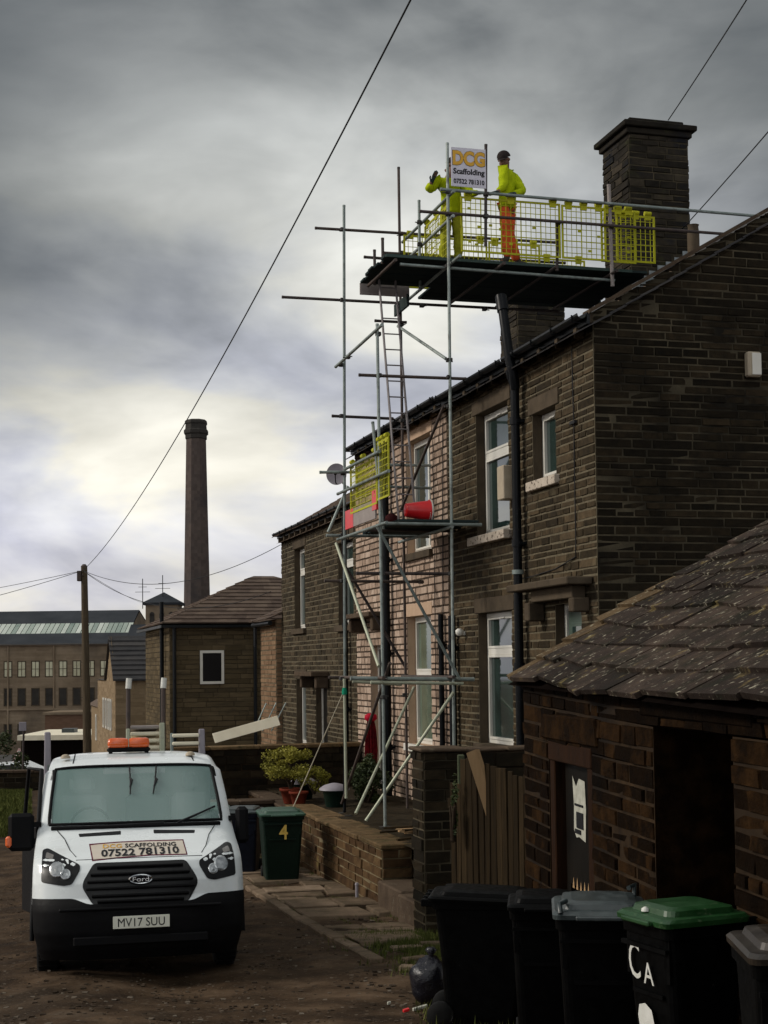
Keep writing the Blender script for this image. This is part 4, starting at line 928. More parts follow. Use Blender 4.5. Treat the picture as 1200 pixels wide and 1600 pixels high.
person('man in yellow hi-vis jacket and trousers with his head hidden behind the sign', (-.24, 4.78, DK), dict(
    pelvis=(.02, .0, .88), chest=(.0, -.02, 1.24), neck=(.0, -.05, 1.42), head=(.02, -.08, 1.56), face=(.07, -.18, 1.53),
    shl=(-.19, -.02, 1.34), shr=(.18, -.02, 1.34), ell=(-.38, -.08, 1.13), elr=(.27, -.22, 1.10), wrl=(-.35, -.18, 1.24), wrr=(.33, -.42, 1.05), hdl=(-.32, -.20, 1.32), hdr=(.40, -.52, 1.02),
    hipl=(-.08, .0, .85), hipr=(.10, .0, .85), knl=(-.10, -.06, .46), knr=(.11, -.05, .46), anl=(-.12, .02, .09), anr=(.13, .02, .09), toel=(-.16, -.12, .04), toer=(.18, -.12, .04), curll=(.3, -.6, .6)), m_hiviztrs)

# ================================================================== walls, pier, fence in front of the yards
def wall_box(name, label, cat, fr, s0, s1, t0, t1, z0, z1, mats, cope=None, cm=None, h=.12, lm=(.22, .5), seed=1, sides='WSEN', gap=.014, over=.04, ch=.07, group=None):
    w_ = thing(name, label, cat, fr, ((s0 + s1) / 2, (t0 + t1) / 2, z0), group); mb = MB()
    if 'W' in sides: stone_wall(mb, (s0, t1, 0), (0, -1, 0), (-1, 0, 0), t1 - t0, z0, z1, h=h, lmin=lm[0], lmax=lm[1], seed=seed, gap=gap, rough=.008, out=.016)
    if 'S' in sides: stone_wall(mb, (s0, t0, 0), (1, 0, 0), (0, -1, 0), s1 - s0, z0, z1, h=h, lmin=min(lm[0], (s1 - s0) * .4), lmax=lm[1], seed=seed, gap=gap, rough=.008, out=.016)
    if 'E' in sides: stone_wall(mb, (s1, t0, 0), (0, 1, 0), (1, 0, 0), t1 - t0, z0, z1, h=h, lmin=lm[0], lmax=lm[1], seed=seed + 1, gap=gap, rough=.008, out=.016)
    if 'N' in sides: stone_wall(mb, (s1, t1, 0), (-1, 0, 0), (0, 1, 0), s1 - s0, z0, z1, h=h, lmin=min(lm[0], (s1 - s0) * .4), lmax=lm[1], seed=seed + 2, gap=gap, rough=.008, out=.016)
    mb.box((s0 + .006, t0 + .006, z0), (s1 - .006, t1 - .006, z1 - .002), mi=1)
    mb.build('wall', list(mats), w_)
    if cope:
        mb = MB(); along = (t1 - t0) > (s1 - s0); a = (t0 if along else s0) - over; e = (t1 if along else s1) + over
        while a < e - .05:
            l = min(rnd.uniform(*cope), e - a)
            if e - a - l < .2: l = e - a
            j = rnd.uniform(-.012, .012)
            if along: mb.box((s0 - over + j, a + .005, z1 + .002), (s1 + over + j, a + l - .005, z1 + ch + rnd.uniform(-.008, .008)), bev=.014, jit=.006)
            else: mb.box((a + .005, t0 - over + j, z1 + .002), (a + l - .005, t1 + over + j, z1 + ch + rnd.uniform(-.008, .008)), bev=.014, jit=.006)
            a += l
        mb.build('coping', cm or m_cope, w_)
    return w_
wall_box('garden_wall', 'low sandstone garden wall with worn tan coping beside the bin marked 4', 'wall', TF, -2.24, -1.84, 1.97, 7.9, -3.4, -2.41, (m_low, m_low_mortar), (.7, 1.2), m_cope, seed=61, lm=(.26, .5))
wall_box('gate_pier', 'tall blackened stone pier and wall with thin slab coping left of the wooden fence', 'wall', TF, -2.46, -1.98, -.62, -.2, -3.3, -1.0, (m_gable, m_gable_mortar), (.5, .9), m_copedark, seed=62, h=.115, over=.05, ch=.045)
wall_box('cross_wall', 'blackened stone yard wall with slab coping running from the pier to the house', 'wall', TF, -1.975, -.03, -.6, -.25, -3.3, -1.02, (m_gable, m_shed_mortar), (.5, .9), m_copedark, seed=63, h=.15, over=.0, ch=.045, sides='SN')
wall_box('low_wall_stub', 'short low stone wall with broken coping behind the two dark bins', 'wall', TF, -3.3, -2.3, 8.9, 9.3, -3.4, -2.42, (m_gable, m_shed_mortar), (.4, .7), m_copedark, seed=64)
wall_box('garden_wall', 'low stone wall under the red flower pots at the far end of the yard', 'wall', TF, -2.26, -1.86, 8.0, 11.3, -3.4, -2.45, (m_low, m_mortar), (.6, .9), m_copedark, seed=65)
wall_box('yard_wall', 'dark stone wall with sloping coping below the leaning cream board', 'wall', TF, -3.9, -.04, 11.4, 11.75, -3.6, -1.6, (m_gable, m_shed_mortar), (.7, 1.1), m_cope, seed=66, h=.14)
st = thing('stone_step', 'worn stone step in the gap between the low wall and the dark pier', 'step', TF, (-1.9, .8, -3.3))
mb = MB(); mb.box((-2.36, -.18, -3.3), (-1.3, .85, -2.80), bev=.02, jit=.006); mb.box((-2.32, .86, -3.3), (-1.3, 1.92, -2.79), bev=.02, jit=.006); mb.build('tread', m_copedark, st)
mb = MB(); mb.box((-1.29, -.18, -3.3), (-.9, 1.9, -2.52), bev=.02, jit=.006); mb.build('riser', m_copedark, st)
# fence of vertical boards
fe = thing('board_fence', 'brown vertical board fence between the dark pier and the outbuilding', 'fence', WF, (.9, 13.0, -2.9))
a, b = Vector((.60, 13.75, 0)), Vector((1.16, 12.75, 0)); d = (b - a).normalized(); nrm = Vector((d.y, -d.x, 0)); L_ = (b - a).length; u = 0; k = 0
while u < L_ + .25:
    mb = MB(); wd = rnd.uniform(.075, .10); c = a + d * (u + wd / 2); top = (-1.10 if k < 2 else -.87 - .02 * rnd.random()) - (.05 if k > 6 else 0)
    tilt = Vector((rnd.uniform(-.008, .008), 0, 1)); top += rnd.uniform(-.05, .03); hh = (top + 3.0) / 2
    mb.obox(c + Vector((0, 0, (top - 3.0) / 2)) + nrm * rnd.uniform(-.006, .006), d, nrm, tilt, wd / 2 - .003, .010, hh, bev=.004)
    mb.build('board', m_wood, fe); u += wd + rnd.uniform(.003, .012); k += 1
for z in (-1.3, -2.3):
    mb = MB(); mb.obox((a + b) / 2 - nrm * .05 + Vector((0, 0, z)), d, nrm, (0, 0, 1), L_ / 2 + .1, .03, .045); mb.build('rail', m_wood, fe)
mb = MB(); mb.obox(Vector((.86, 13.22, -1.15)) + nrm * -.03, (.9, 0, .35), nrm, (-.30, 0, 1), .045, .02, .38); mb.build('brace', m_tanwood, fe)
mb = MB(); mb.box((.72, 14.9, -3.0), (.79, 14.98, -.92), bev=.01); mb.build('gate_post', M('mossy_post', [(.05, .06, .035), (.09, .10, .06)], 8, bump=.4), None, label='thin mossy timber post behind the left end of the fence', cat='post')
for k, v in (('label', 'thin mossy timber post behind the left end of the board fence'), ('category', 'post')): bpy.data.objects['gate_post'][k] = v

# ================================================================== outbuilding with stone slab roof
SH = thing('stone_outbuilding', 'blackened stone outbuilding with lichen speckled slab roof, boarded door and dark doorway', 'outbuilding', SF, (1.5, -3, -3.0))
mb = MB(); so_ = [(.72, 1.80, -3.0, -.56), (3.02, 4.2, -3.0, -.31)]
def ssag(u, z): return -.07 * min(u / 2.4, 1) * max(0, (z + 1.6) / 1.4) if z > -1.6 else 0
stone_wall(mb, (0, 0, 0), (0, -1, 0), (-1, 0, 0), 7.5, -3.0, -.13, so_, h=.108, lmin=.16, lmax=.50, gap=.016, out=.010, rough=.006, seed=71, sag=ssag)
for (u0, u1, z0, z1), dd in zip(so_, (.16, 1.2)):
    for u in (u0, u1): mb.face([(0, -u, z0), (dd, -u, z0), (dd, -u, z1), (0, -u, z1)], 0)
    mb.face([(0, -u0, z1 - .06), (dd, -u0, z1 - .06), (dd, -u1, z1 - .06), (0, -u1, z1 - .06)], 0)
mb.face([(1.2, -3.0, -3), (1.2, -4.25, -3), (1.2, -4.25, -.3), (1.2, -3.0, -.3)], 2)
mb.face([(.01, -.02, -3), (4.3, -.02, -3), (4.3, -.02, -.1), (2.3, -.02, 1.12), (.01, -.02, -.16)], 0)
mb.box((4.3, -7.5, -3), (4.4, -.02, -.1), mi=0); mb.box((.02, -7.5, -3), (4.29, -7.4, -.1), mi=0)
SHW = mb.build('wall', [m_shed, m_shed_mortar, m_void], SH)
mb = MB()
def zo(u, b): return -.10 * min(u / 2.4, 1) - .012 * max(u - 2.4, 0) * min(b, 1.5) + (.012 * (u - 2.4) if u > 2.4 else 0) + .012 * math.sin(u * 3.1 + b * 2)
slab_roof(mb, (-.045, -.045, -.122), (0, -1, 0), (math.cos(R(29.7)), 0, math.sin(R(29.7))), 7.8, 2.95, .262, .28, .78, th=.034, over=.03, seed=77, jit=.018, zoff=zo, edgemi=1)
slab_roof(mb, (4.6, .16, -.16), (0, -1, 0), (-math.cos(R(29.7)), 0, math.sin(R(29.7))), 7.8, 2.6, .3, .4, .8, th=.026, over=.03, seed=78, jit=.01)
mb.face([(-.1, .1, -.17), (2.4, .1, 1.2), (2.4, -7.6, 1.05), (-.1, -7.6, -.3)], 2)
mb.build('roof', [m_slab, m_slabtan, m_void], SH)
# door with its frame, peeling notice and rotted hole
D_ = MB()
for z0, z1 in ((-1.55, -.68),):
    D_.box((.07, -1.62, z0), (.10, -.90, z1), bev=.003)
D_.box((.07, -1.62, -2.9), (.10, -1.52, -1.551)); D_.box((.07, -1.0, -2.9), (.10, -.90, -1.551)); D_.box((.07, -1.519, -2.9), (.10, -1.001, -2.35))
dd_ = D_.build('door', m_doorblack, SH)
mb = MB(); mb.box((.0, -1.80, -2.95), (.09, -1.68, -.57), bev=.008); mb.box((.0, -.86, -2.95), (.09, -.74, -.57), bev=.008); mb.box((-.012, -1.80, -.70), (.085, -.74, -.565), bev=.008); mb.build('door_frame', m_frame, dd_)
mb = MB(); r = random.Random(4); pts = []
for (y, z) in ((-1.10, -.79), (-1.19, -.86), (-1.26, -.80), (-1.40, -.81), (-1.42, -1.0), (-1.40, -1.22), (-1.25, -1.20), (-1.18, -1.21), (-1.12, -1.16), (-1.13, -1.0)): pts.append((.064, y, z))
mb.face(pts, 0); mb.build('torn_notice', m_paper, dd_)
mb = MB(); mb.box((.058, -1.36, -1.14), (.063, -1.20, -1.03)); mb.box((.058, -1.30, -1.18), (.063, -1.16, -1.15)); mb.box((.058, -1.36, -.99), (.063, -1.16, -.975)); mb.build('notice_print', m_ink, dd_)
mb = MB()
for k in range(5):
    y = -1.05 - k * .09; mb.face([(.066, y, -1.57), (.066, y - .05, -1.57), (.066, y - .03, -1.48 - r.uniform(0, .05))])
mb.face([(.066, -1.53, -1.6), (.066, -1.60, -1.6), (.066, -1.59, -2.4), (.066, -1.54, -2.3)])
mb.build('splintered_edge', m_tanwood, dd_)
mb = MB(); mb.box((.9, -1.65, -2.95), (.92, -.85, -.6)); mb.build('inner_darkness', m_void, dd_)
mb = MB(); mb.box((-.025, -1.95, -.555), (.10, -.6, -.37), bev=.012, jit=.008); mb.build('lintel', m_shed, SH)
mb = MB(); mb.box((-.028, -4.5, -.32), (.12, -2.85, -.20), bev=.012, jit=.005); mb.build('lintel', m_shed, SH)
mb = MB(); mb.obox((-.05, .05, -2.05), (1, 0, 0), (0, 1, 0), (0, .05, 1), .012, .02, .22); mb.build('wall_hook_strip', m_whitepaint, SH)

# ================================================================== wheelie bins
def wheelie(label, x, y, rot, body, lid, sc_=1.0, group='wheelie bins', lidmat2=None, lidang=0, w=.56, dpt=.66, h=1.0):
    fr = Frame(x, y, rot, 0, gz(x, y)); b = thing('wheelie_bin', label, 'wheelie bin', fr, (0, 0, 0), group)
    W, D, Hh = w * sc_, dpt * sc_, h * sc_
    def ring(z, wf, df, yo=0, r=.05, n=4):
        pts = []; hw, hd = W * wf / 2, D * df / 2
        for cx, cy, a0 in ((hw - r, hd - r, 0), (-hw + r, hd - r, 90), (-hw + r, -hd + r, 180), (hw - r, -hd + r, 270)):
            for k in range(n + 1):
                a = R(a0 + 90 * k / n); pts.append((cx + r * math.cos(a), cy + r * math.sin(a) + yo, z))
        return pts
    mb = MB(); rings = [ring(.02, .74, .68, .02), ring(.10, .77, .70, .02), ring(.55 * Hh, .86, .82, .0), ring(.90 * Hh, .93, .92, 0), ring(.905 * Hh, .99, .98, 0), ring(.96 * Hh, 1.0, 1.0, 0), ring(.965 * Hh, .95, .95, 0)]
    n = len(rings[0]); V = [p for q in rings for p in q]
    mb.mesh(V, [(i * n + k, i * n + (k + 1) % n, (i + 1) * n + (k + 1) % n, (i + 1) * n + k) for i in range(len(rings) - 1) for k in range(n)] + [tuple(range(n))[::-1], tuple(range(len(V) - n, len(V)))])
    # moulded front panel ribs
    mb.box((-W * .3, -D * .455, .62 * Hh), (W * .3, -D * .425, .64 * Hh)); mb.box((-W * .45, -D * .50, .84 * Hh), (W * .45, -D * .46, .86 * Hh))
    for q in (-1, 1): mb.box((q * W * .40 - .012, -D * .44, .70 * Hh), (q * W * .40 + .012, -D * .40, .9 * Hh))
    bo = mb.build('body', body, b)
    mb = MB(); rr = [ring(.962 * Hh, 1.05, 1.05, -.005, .04), ring(.985 * Hh, 1.06, 1.06, -.005, .04), ring(1.0 * Hh, 1.0, 1.0, -.0, .05), ring(1.005 * Hh, .84, .84, 0, .05), ring(1.03 * Hh, .80, .80, 0, .05), ring(1.042 * Hh, .62, .62, .0, .05)]
    V = [Vector(p) for q in rr for p in q]
    if lidang:
        hinge = Vector((0, D / 2, .96 * Hh)); Rm = Matrix.Rotation(lidang, 3, 'X')
        V = [hinge + Rm @ (v - hinge) for v in V]
    mb.mesh(V, [(i * n + k, i * n + (k + 1) % n, (i + 1) * n + (k + 1) % n, (i + 1) * n + k) for i in range(len(rr) - 1) for k in range(n)] + [tuple(range(n))[::-1], tuple(range(len(V) - n, len(V)))])
    mb.box((-W * .28, -D * .60, .962 * Hh), (W * .28, -D * .52, .985 * Hh), bev=.006)
    mb.build('lid', lid, b)
    mb = MB(); yb = D / 2 + .05
    mb.tube((-W * .42, yb, .95 * Hh), (W * .42, yb, .95 * Hh), .016, 8)
    for q in (-.42, -.14, .14, .42): mb.box((q * W - .02, D / 2 - .03, .92 * Hh), (q * W + .02, yb + .018, .975 * Hh), bev=.006)
    mb.build('handle', lidmat2 or body, b)
    for q in (-1, 1):
        mb = MB(); mb.lathe((q * W * .36, D * .42, .10), [(.03, -.035), (.095, -.035), (.10, -.02), (.10, .02), (.095, .035), (.03, .035)], 18, axis='x'); mb.build('wheel', m_rubber, b)
    return b
g = 'wheelie bins'
def bin_text(b, s, O, U, V, w, h, mat, nm='number', bold=.02): return text_mesh(s, nm, b, O, U, V, w, h, mat, offset=.003, depth=.002, bold=bold)
x, y = T2W(-2.93, 5.15)
b4 = wheelie('dark green wheelie bin with dull green lid marked with a yellow 4', x, y, R(10), m_binbody, m_greenlid2, w=.62, dpt=.72, sc_=1.04)
m_y4 = M('yellow_numeral', [(.75, .50, .10), (.85, .62, .18)], 9)
bin_text(b4, '4', (-.06, -.352, .66), (1, 0, 0), (0, -.075, 1), .13, .23, m_y4, bold=.01)
x, y = T2W(-3.25, 6.5); wheelie('blue black wheelie bin with grey lid just behind the bin marked 4', x, y, R(-4), m_navy, m_grey)
x, y = T2W(-3.62, 7.3); wheelie('black wheelie bin half hidden by the white truck', x, y, R(12), m_black, m_greenlid2)
wheelie('black lidded black wheelie bin nearest the gate pier', .70, 10.75, R(82), m_black, m_black, lidang=R(2), w=.54, dpt=.78, sc_=.95)
wheelie('black wheelie bin half hidden between the black lid and the grey lid', .97, 9.3, R(-6), m_black, m_black, w=.42, dpt=.5, sc_=.98)
bg_ = wheelie('black wheelie bin with a pale grey lid', 1.13, 7.95, R(-6), m_black, m_grey, w=.48, dpt=.56, sc_=.99)
mb = MB()
mb.path([(-.21, -.29, .985), (-.215, -.27, 1.03), (-.18, -.20, 1.035)], .014, 8); mb.build('lid_grip', m_grey, bg_)
mb = MB(); mb.path([(.20, .24, .99), (.205, .29, 1.05), (.17, .22, 1.04)], .014, 8); mb.build('lid_grip', m_grey, bg_)
bc = wheelie('near black wheelie bin with bright green lid and painted letters CA', 1.40, 7.05, R(-66), m_black, m_green, sc_=.99, w=.41, dpt=.47)
mb = MB(); mb.lathe((-.02, -.20, 1.0), [(.02, 0), (.018, .012), (.006, .02)], 8); mb.build('lid_blob', m_whitepaint, bc)
def bfp(x, z): return Vector((x, -(.5 * .47 * .99) * (.70 + .25 * z) - .012, z))
bin_text(bc, 'C', bfp(-.13, .68), (1, 0, 0), (0, -.06, 1), .09, .17, m_whitepaint, 'painted_letter', .0)
bin_text(bc, 'A', bfp(-.015, .67), (1, 0, 0), (0, -.06, 1), .08, .10, m_whitepaint, 'painted_letter', .0)
mb = MB(); r = random.Random(3); pts = []
for (px, pz) in ((-.07, .56), (-.02, .575), (.03, .55), (.05, .47), (.055, .36), (.05, .28), (.035, .30), (.025, .26), (.01, .29), (-.005, .25), (-.02, .31), (-.04, .36), (-.075, .44), (-.085, .51)): pts.append(bfp(px, pz) + Vector((0, -.004, 0)))
mb.face(pts); mb.build('paint_patch', m_whitepaint, bc)
wheelie('black wheelie bin with a brown lid at the right edge', 1.60, 5.75, R(-3), m_black, m_brownlid, w=.48, dpt=.5)
# black sack and litter
bs = thing('rubbish_bag', 'shiny black refuse bag slumped against the first black bin', 'rubbish bag', WF, (.33, 11.9, gz(.33, 11.9)))
mb = MB(); zc = gz(.33, 11.9); V = []; n = 22; rows = 12
for i in range(rows + 1):
    ph = math.pi * i / rows
    for k in range(n):
        th = 2 * math.pi * k / n; v = Vector((math.sin(ph) * math.cos(th) * .16, math.sin(ph) * math.sin(th) * .15, (1 - math.cos(ph)) * .20))
        v *= 1 + .16 * noise.noise(v * 9) + .07 * noise.noise(v * 25); V.append(v + Vector((.33, 11.9, zc - .01)))
mb.mesh(V, [(i * n + k, i * n + (k + 1) % n, (i + 1) * n + (k + 1) % n, (i + 1) * n + k) for i in range(rows) for k in range(n)], sm=True); mb.build('sack', m_bag, bs)
mb = MB(); mb.lathe((.34, 11.9, zc + .37), [(.03, 0), (.02, .03), (.05, .07), (.03, .09)], 9); mb.build('knot', m_bag, bs)

# ================================================================== potted bushes, yard plants
def foliage(mb, c, rx, ry, rz, n, size, seed, hollow=.45, clumps=14):
    r = random.Random(seed); cl = []
    for _ in range(clumps):
        v = Vector((r.gauss(0, 1), r.gauss(0, 1), r.gauss(0, 1))).normalized() * r.uniform(hollow, .95); cl.append((Vector((v.x * rx, v.y * ry, v.z * rz)), r.uniform(.22, .42), r.random()))
    for i in range(n):
        cc, cr_, ct = cl[i % clumps]; v = Vector((r.gauss(0, 1), r.gauss(0, 1), r.gauss(0, 1))).normalized() * cr_ * r.random() ** .4
        p = Vector(c) + cc + Vector((v.x * rx, v.y * ry, v.z * rz)); a = Vector((r.gauss(0, 1), r.gauss(0, 1), r.gauss(0, .6))).normalized(); b = a.cross(Vector((r.gauss(0, 1), r.gauss(0, 1), r.gauss(0, 1)))).normalized()
        s = size * r.uniform(.6, 1.4); mb.face([p - a * s, p - b * s * .45, p + a * s, p + b * s * .45], 0, min(max(ct * .5 + r.random() * .5, 0), 1))
def bush(name, label, fr, s, t, z, rx, ry, rz, n, size, seed, mat, trunk=.0, clumps=14):
    b = thing(name, label, 'shrub', fr, (s, t, z)); mb = MB(); foliage(mb, (s, t, z + trunk + rz * .8), rx, ry, rz, n, size, seed, clumps=clumps); mb.build('crown', mat, b)
    mb = MB()
    for k in range(4):
        a = k * 1.7; mb.path([(s, t, z), (s + .1 * rx * math.cos(a), t + .1 * math.sin(a) * ry, z + trunk * .7), (s + .5 * rx * math.cos(a), t + .5 * ry * math.sin(a), z + trunk + rz * .8)], .022, 6, radii=[.03, .022, .008])
    mb.build('trunk', m_bark, b); return b
def pot(label, fr, s, t, z, r0, r1, h, mat=m_terra):
    p = thing('flower_pot', label, 'flower pot', fr, (s, t, z)); mb = MB(); mb.lathe((s, t, z), [(r0, 0), (r1, h * .82), (r1 + .02, h * .83), (r1 + .02, h), (r1 - .01, h), (r1 - .02, h * .9)], 20); mb.build('pot', mat, p)
    mb = MB(); mb.lathe((s, t, z + h * .88), [(r1 - .015, 0), (r1 * .5, .01)], 16); mb.build('compost', m_soil, p)
pot('larger red terracotta pot under the yellow green bush', TF, -2.06, 8.5, -2.38, .12, .18, .26); pot('second red terracotta pot right of the larger one', TF, -2.02, 8.05, -2.38, .10, .15, .24)
bush('potted_shrub', 'round yellow green conifer bush growing in a red pot on the low wall', TF, -2.06, 8.5, -2.13, .47, .47, .30, 5200, .022, 3, m_leaf, .16, 20)
bush('trailing_plant', 'dull brown green plant drooping right of the round bush', TF, -1.72, 8.2, -2.2, .30, .30, .22, 1500, .022, 4, m_leaf, .05)
bush('climbing_bush', 'dark green bush at the foot of the scaffold tower', TF, -.85, 7.9, -2.35, .42, .6, .42, 3600, .03, 5, m_leafdark, .05)
bush('climbing_bush', 'smaller dark bush beside the black downpipe of the pink house', TF, -.55, 8.7, -2.35, .30, .4, .36, 2000, .03, 6, m_leafdark, .1)
bush('ivy_clump', 'ragged ivy hanging over the end of the board fence', WF, .60, 13.5, -1.6, .05, .08, .38, 260, .018, 8, m_leafdark, .0, 9)
for i, (s, t, z, lab) in enumerate(((-1.55, 7.4, -2.36, 'green garden tub under a grey domed lid nearer the low wall'), (-1.75, 8.9, -2.36, 'farther garden tub with a grey domed lid beside the bush'))):
    o = thing('garden_tub', lab, 'tub', TF, (s, t, z)); mb = MB(); mb.lathe((s, t, z), [(.15, 0), (.20, .28), (.21, .29)], 18); mb.build('tub', m_binbody, o)
    mb = MB(); mb.lathe((s, t, z + .29), [(.26, -.01), (.25, .02), (.17, .07), (.06, .10), (.02, .105)], 18); mb.build('lid', m_dish, o)
ps = thing('folded_parasol', 'folded bright red parasol with a pink top by the dark door', 'parasol', TF, (-.45, 9.1, -2.36))
mb = MB(); n = 12; V = []
for i, (rr, z) in enumerate(((.10, -1.85), (.12, -1.55), (.10, -1.2), (.06, -.98))):
    for k in range(n * 2): th = math.pi * k / n; V.append((-.45 + rr * (1 if k % 2 else .6) * math.cos(th), 9.1 + rr * (1 if k % 2 else .6) * math.sin(th), z))
mb.mesh(V, [(i * 24 + k, i * 24 + (k + 1) % 24, (i + 1) * 24 + (k + 1) % 24, (i + 1) * 24 + k) for i in range(3) for k in range(24)]); mb.build('canopy', M('dark_red_cloth', [(.03, .004, .005), (.20, .010, .016)], 7), ps)
mb = MB(); mb.lathe((-.45, 9.1, -1.0), [(.07, -.02), (.12, .02), (.11, .09), (.05, .12)], 10); mb.build('top_frill', m_brightred, ps)
mb = MB(); mb.tube((-.45, 9.1, -2.36), (-.45, 9.1, -.9), .018, 8); mb.build('pole', m_wood, ps)
rp = MB(); rp.path([(-1.72, 6.0, -.42), (-1.95, 6.7, -1.3), (-2.2, 7.55, -2.31), (-2.30, 7.5, -2.45), (-2.31, 7.35, -2.9), (-2.36, 7.0, -3.12), (-2.4, 6.6, -3.17), (-2.37, 6.4, -3.1)], .009, 6)
rp.build('rope', m_rope, None, TF, (-2, 7, -3), label='pale rope tied to the scaffold and trailing down over the low wall', cat='rope')
tw = MB(); tw.lathe((-1.71, 6.0, -.42), [(.04, -.05), (.045, 0), (.03, .06)], 10); tw.build('twine_knot', m_greenpaint, None, TF, (-1.71, 6.0, -.42), label='green twine knotted round the short pale scaffold tube', cat='twine')
for o in list(col.objects):
    pass
pl = MB(); pl.obox((-2.2, 12.0, -1.24), (1.06, -.3, .29), (0, 1, -.1), (-.26, .3, 1), .66, .02, .10, bev=.004); pl.build('cream_board', m_cream, None, TF, (-2.2, 12, -1.4), label='long cream board leaning across the top of the dark yard wall', cat='board')
gr_ = MB()
for q in range(3): gr_.tube((-2.0 + q * .18, 12.3, -1.3), (-1.7 + q * .2, 12.5, -.75), .014, 6)
gr_.build('garden_canes', m_steel, None, TF, (-2, 12.3, -1.3), label='thin canes leaning on the wall above the cream board', cat='canes')
db = thing('timber_offcuts', 'pile of pale timber offcuts lying behind the low garden wall', 'timber', TF, (-1.6, 2.6, -2.4)); r = random.Random(9)
for k in range(9):
    a = r.uniform(-.5, .9); c = (-1.45 + r.uniform(-.15, .15), 2.7 + r.uniform(-.5, .5), -2.30 + k * .012); mb = MB(); mb.obox(c, (math.cos(a), math.sin(a), .05), (-math.sin(a), math.cos(a), 0), (0, 0, 1), r.uniform(.25, .5), .03, .012); mb.build('offcut', m_tanwood if k % 2 else m_wood, db)

# ================================================================== flatbed truck
VF = Frame(-2.288, 13.8, .207, -R(4.8), -2.90)
VN = thing('flatbed_truck', 'white flatbed scaffolding truck with orange roof beacon and black grille parked in the lane', 'truck', VF, (0, 0, 0))
PR = [(.20, .12), (.30, .05), (.45, .01), (.56, 0), (.66, .0), (.72, .02), (.76, .05), (.90, .07), (1.0, .11), (1.08, .17), (1.12, .24), (1.17, .36), (1.24, .56), (1.32, .74), (1.37, .83), (1.40, .87), (1.60, 1.07), (1.80, 1.27), (2.0, 1.47), (2.05, 1.53), (2.10, 1.66), (2.145, 1.86), (2.175, 2.1), (2.18, 2.3)]
HWp = [(.20, .92), (.45, .985), (.72, 1.0), (1.0, .995), (1.2, .985), (1.4, .965), (1.7, .935), (2.0, .895), (2.1, .86), (2.18, .84)]
BW = [(.2, .26), (.7, .30), (1.0, .30), (1.2, .25), (1.4, .16), (2.0, .13), (2.1, .10), (2.18, 0)]
def itp(T_, z):
    if z <= T_[0][0]: return T_[0][1]
    for (a, va), (b, vb) in zip(T_[:-1], T_[1:]):
        if z <= b: return va + (vb - va) * (z - a) / (b - a)
    return T_[-1][1]
def fy(x, z):
    hw = itp(HWp, z); c = min(abs(x) / hw, 1); return itp(PR, z) + itp(BW, z) * (c ** 3.2 * .75 + .25 * c ** 12)
def skinpt(c, z, off=0):
    hw = itp(HWp, z); x = hw * c; cc = abs(c)
    zc_ = z - (.05 * cc ** 4 + .03 * cc ** 16) * (1 if z > 2.05 else max(0, (z - 1.95) / .1) if z > 1.95 else 0)
    if cc > .9: x = math.copysign(hw * (.9 + .1 * math.sin((cc - .9) / .1 * math.pi / 2)), c)
    return Vector((x, fy(x, z) + (.03 * ((cc - .9) / .1) ** 2 if cc > .9 else 0) - off, zc_))
def grid(mb, za, zb_, ca, cb, nz, nc, off=0, mi=0, skip=None):
    fa = za if callable(za) else (lambda c: za); fb = zb_ if callable(zb_) else (lambda c: zb_)
    V = [skinpt(c, fa(c) + (fb(c) - fa(c)) * i / nz, off) for i in range(nz + 1) for c in [ca + (cb - ca) * j / nc for j in range(nc + 1)]]
    if callable(za) or callable(zb_): za, zb_ = 0, 0
    F = []
    for i in range(nz):
        for j in range(nc):
            z = za + (zb_ - za) * (i + .5) / nz; c = ca + (cb - ca) * (j + .5) / nc
            if skip and skip(c, z): continue
            F.append((i * (nc + 1) + j, i * (nc + 1) + j + 1, (i + 1) * (nc + 1) + j + 1, (i + 1) * (nc + 1) + j))
    mb.mesh(V, F, mi, .5, True)
def inws(c, z):
    if not (1.43 < z < 2.015): return False
    x = abs(c) * itp(HWp, z); lim = .845 - .04 * (z - 1.43)
    return x < lim
def low_edge(c): a = min(max((abs(c) - .45) / .2, 0), 1); return .71 + .055 * a * a * (3 - 2 * a)
mb = MB()
zs = [p[0] for p in PR if p[0] >= .735]
grid(mb, low_edge, lambda c: 1.43, -1, 1, 60, 76); grid(mb, 1.43, 2.18, -1, 1, 60, 76, skip=lambda c, z: inws(c, z))
# body sides to the back of the cab
for q in (-1, 1):
    nz, ny = 50, 30; V = []; F = []
    for i in range(nz + 1):
        z = .55 + (2.18 - .55) * i / nz
        e = skinpt(q, z); 
        for j in range(ny + 1):
            y = e.y + (2.3 - e.y) * j / ny; V.append((e.x + q * .004 * (0 if j == 0 else 1), y, e.z))
    for i in range(nz):
        for j in range(ny):
            c = Vector(V[i * (ny + 1) + j]); 
            if (c.y - 1.0) ** 2 + (c.z - .36) ** 2 < .45 ** 2: continue
            if c.z < .70 and c.y < .9: continue
            if 1.40 < c.z < 2.0 and 1.05 + (c.z - 1.4) < c.y < 2.1: continue
            F.append((i * (ny + 1) + j, i * (ny + 1) + j + 1, (i + 1) * (ny + 1) + j + 1, (i + 1) * (ny + 1) + j))
    mb.mesh(V, F, 0, .5, True)
mb.box((-.84, 2.28, .5), (.84, 2.31, 2.10))
body = mb.build('body', m_paint, VN)
for p in body.data.polygons: pass
mb = MB(); mb.box((-.80, .9, .42), (.80, 2.27, .55)); mb.build('underbody', m_trim, VN)
mb = MB(); grid(mb, lambda c: .20, lambda c: low_edge(c) + .004, -1, 1, 26, 60, off=.012)
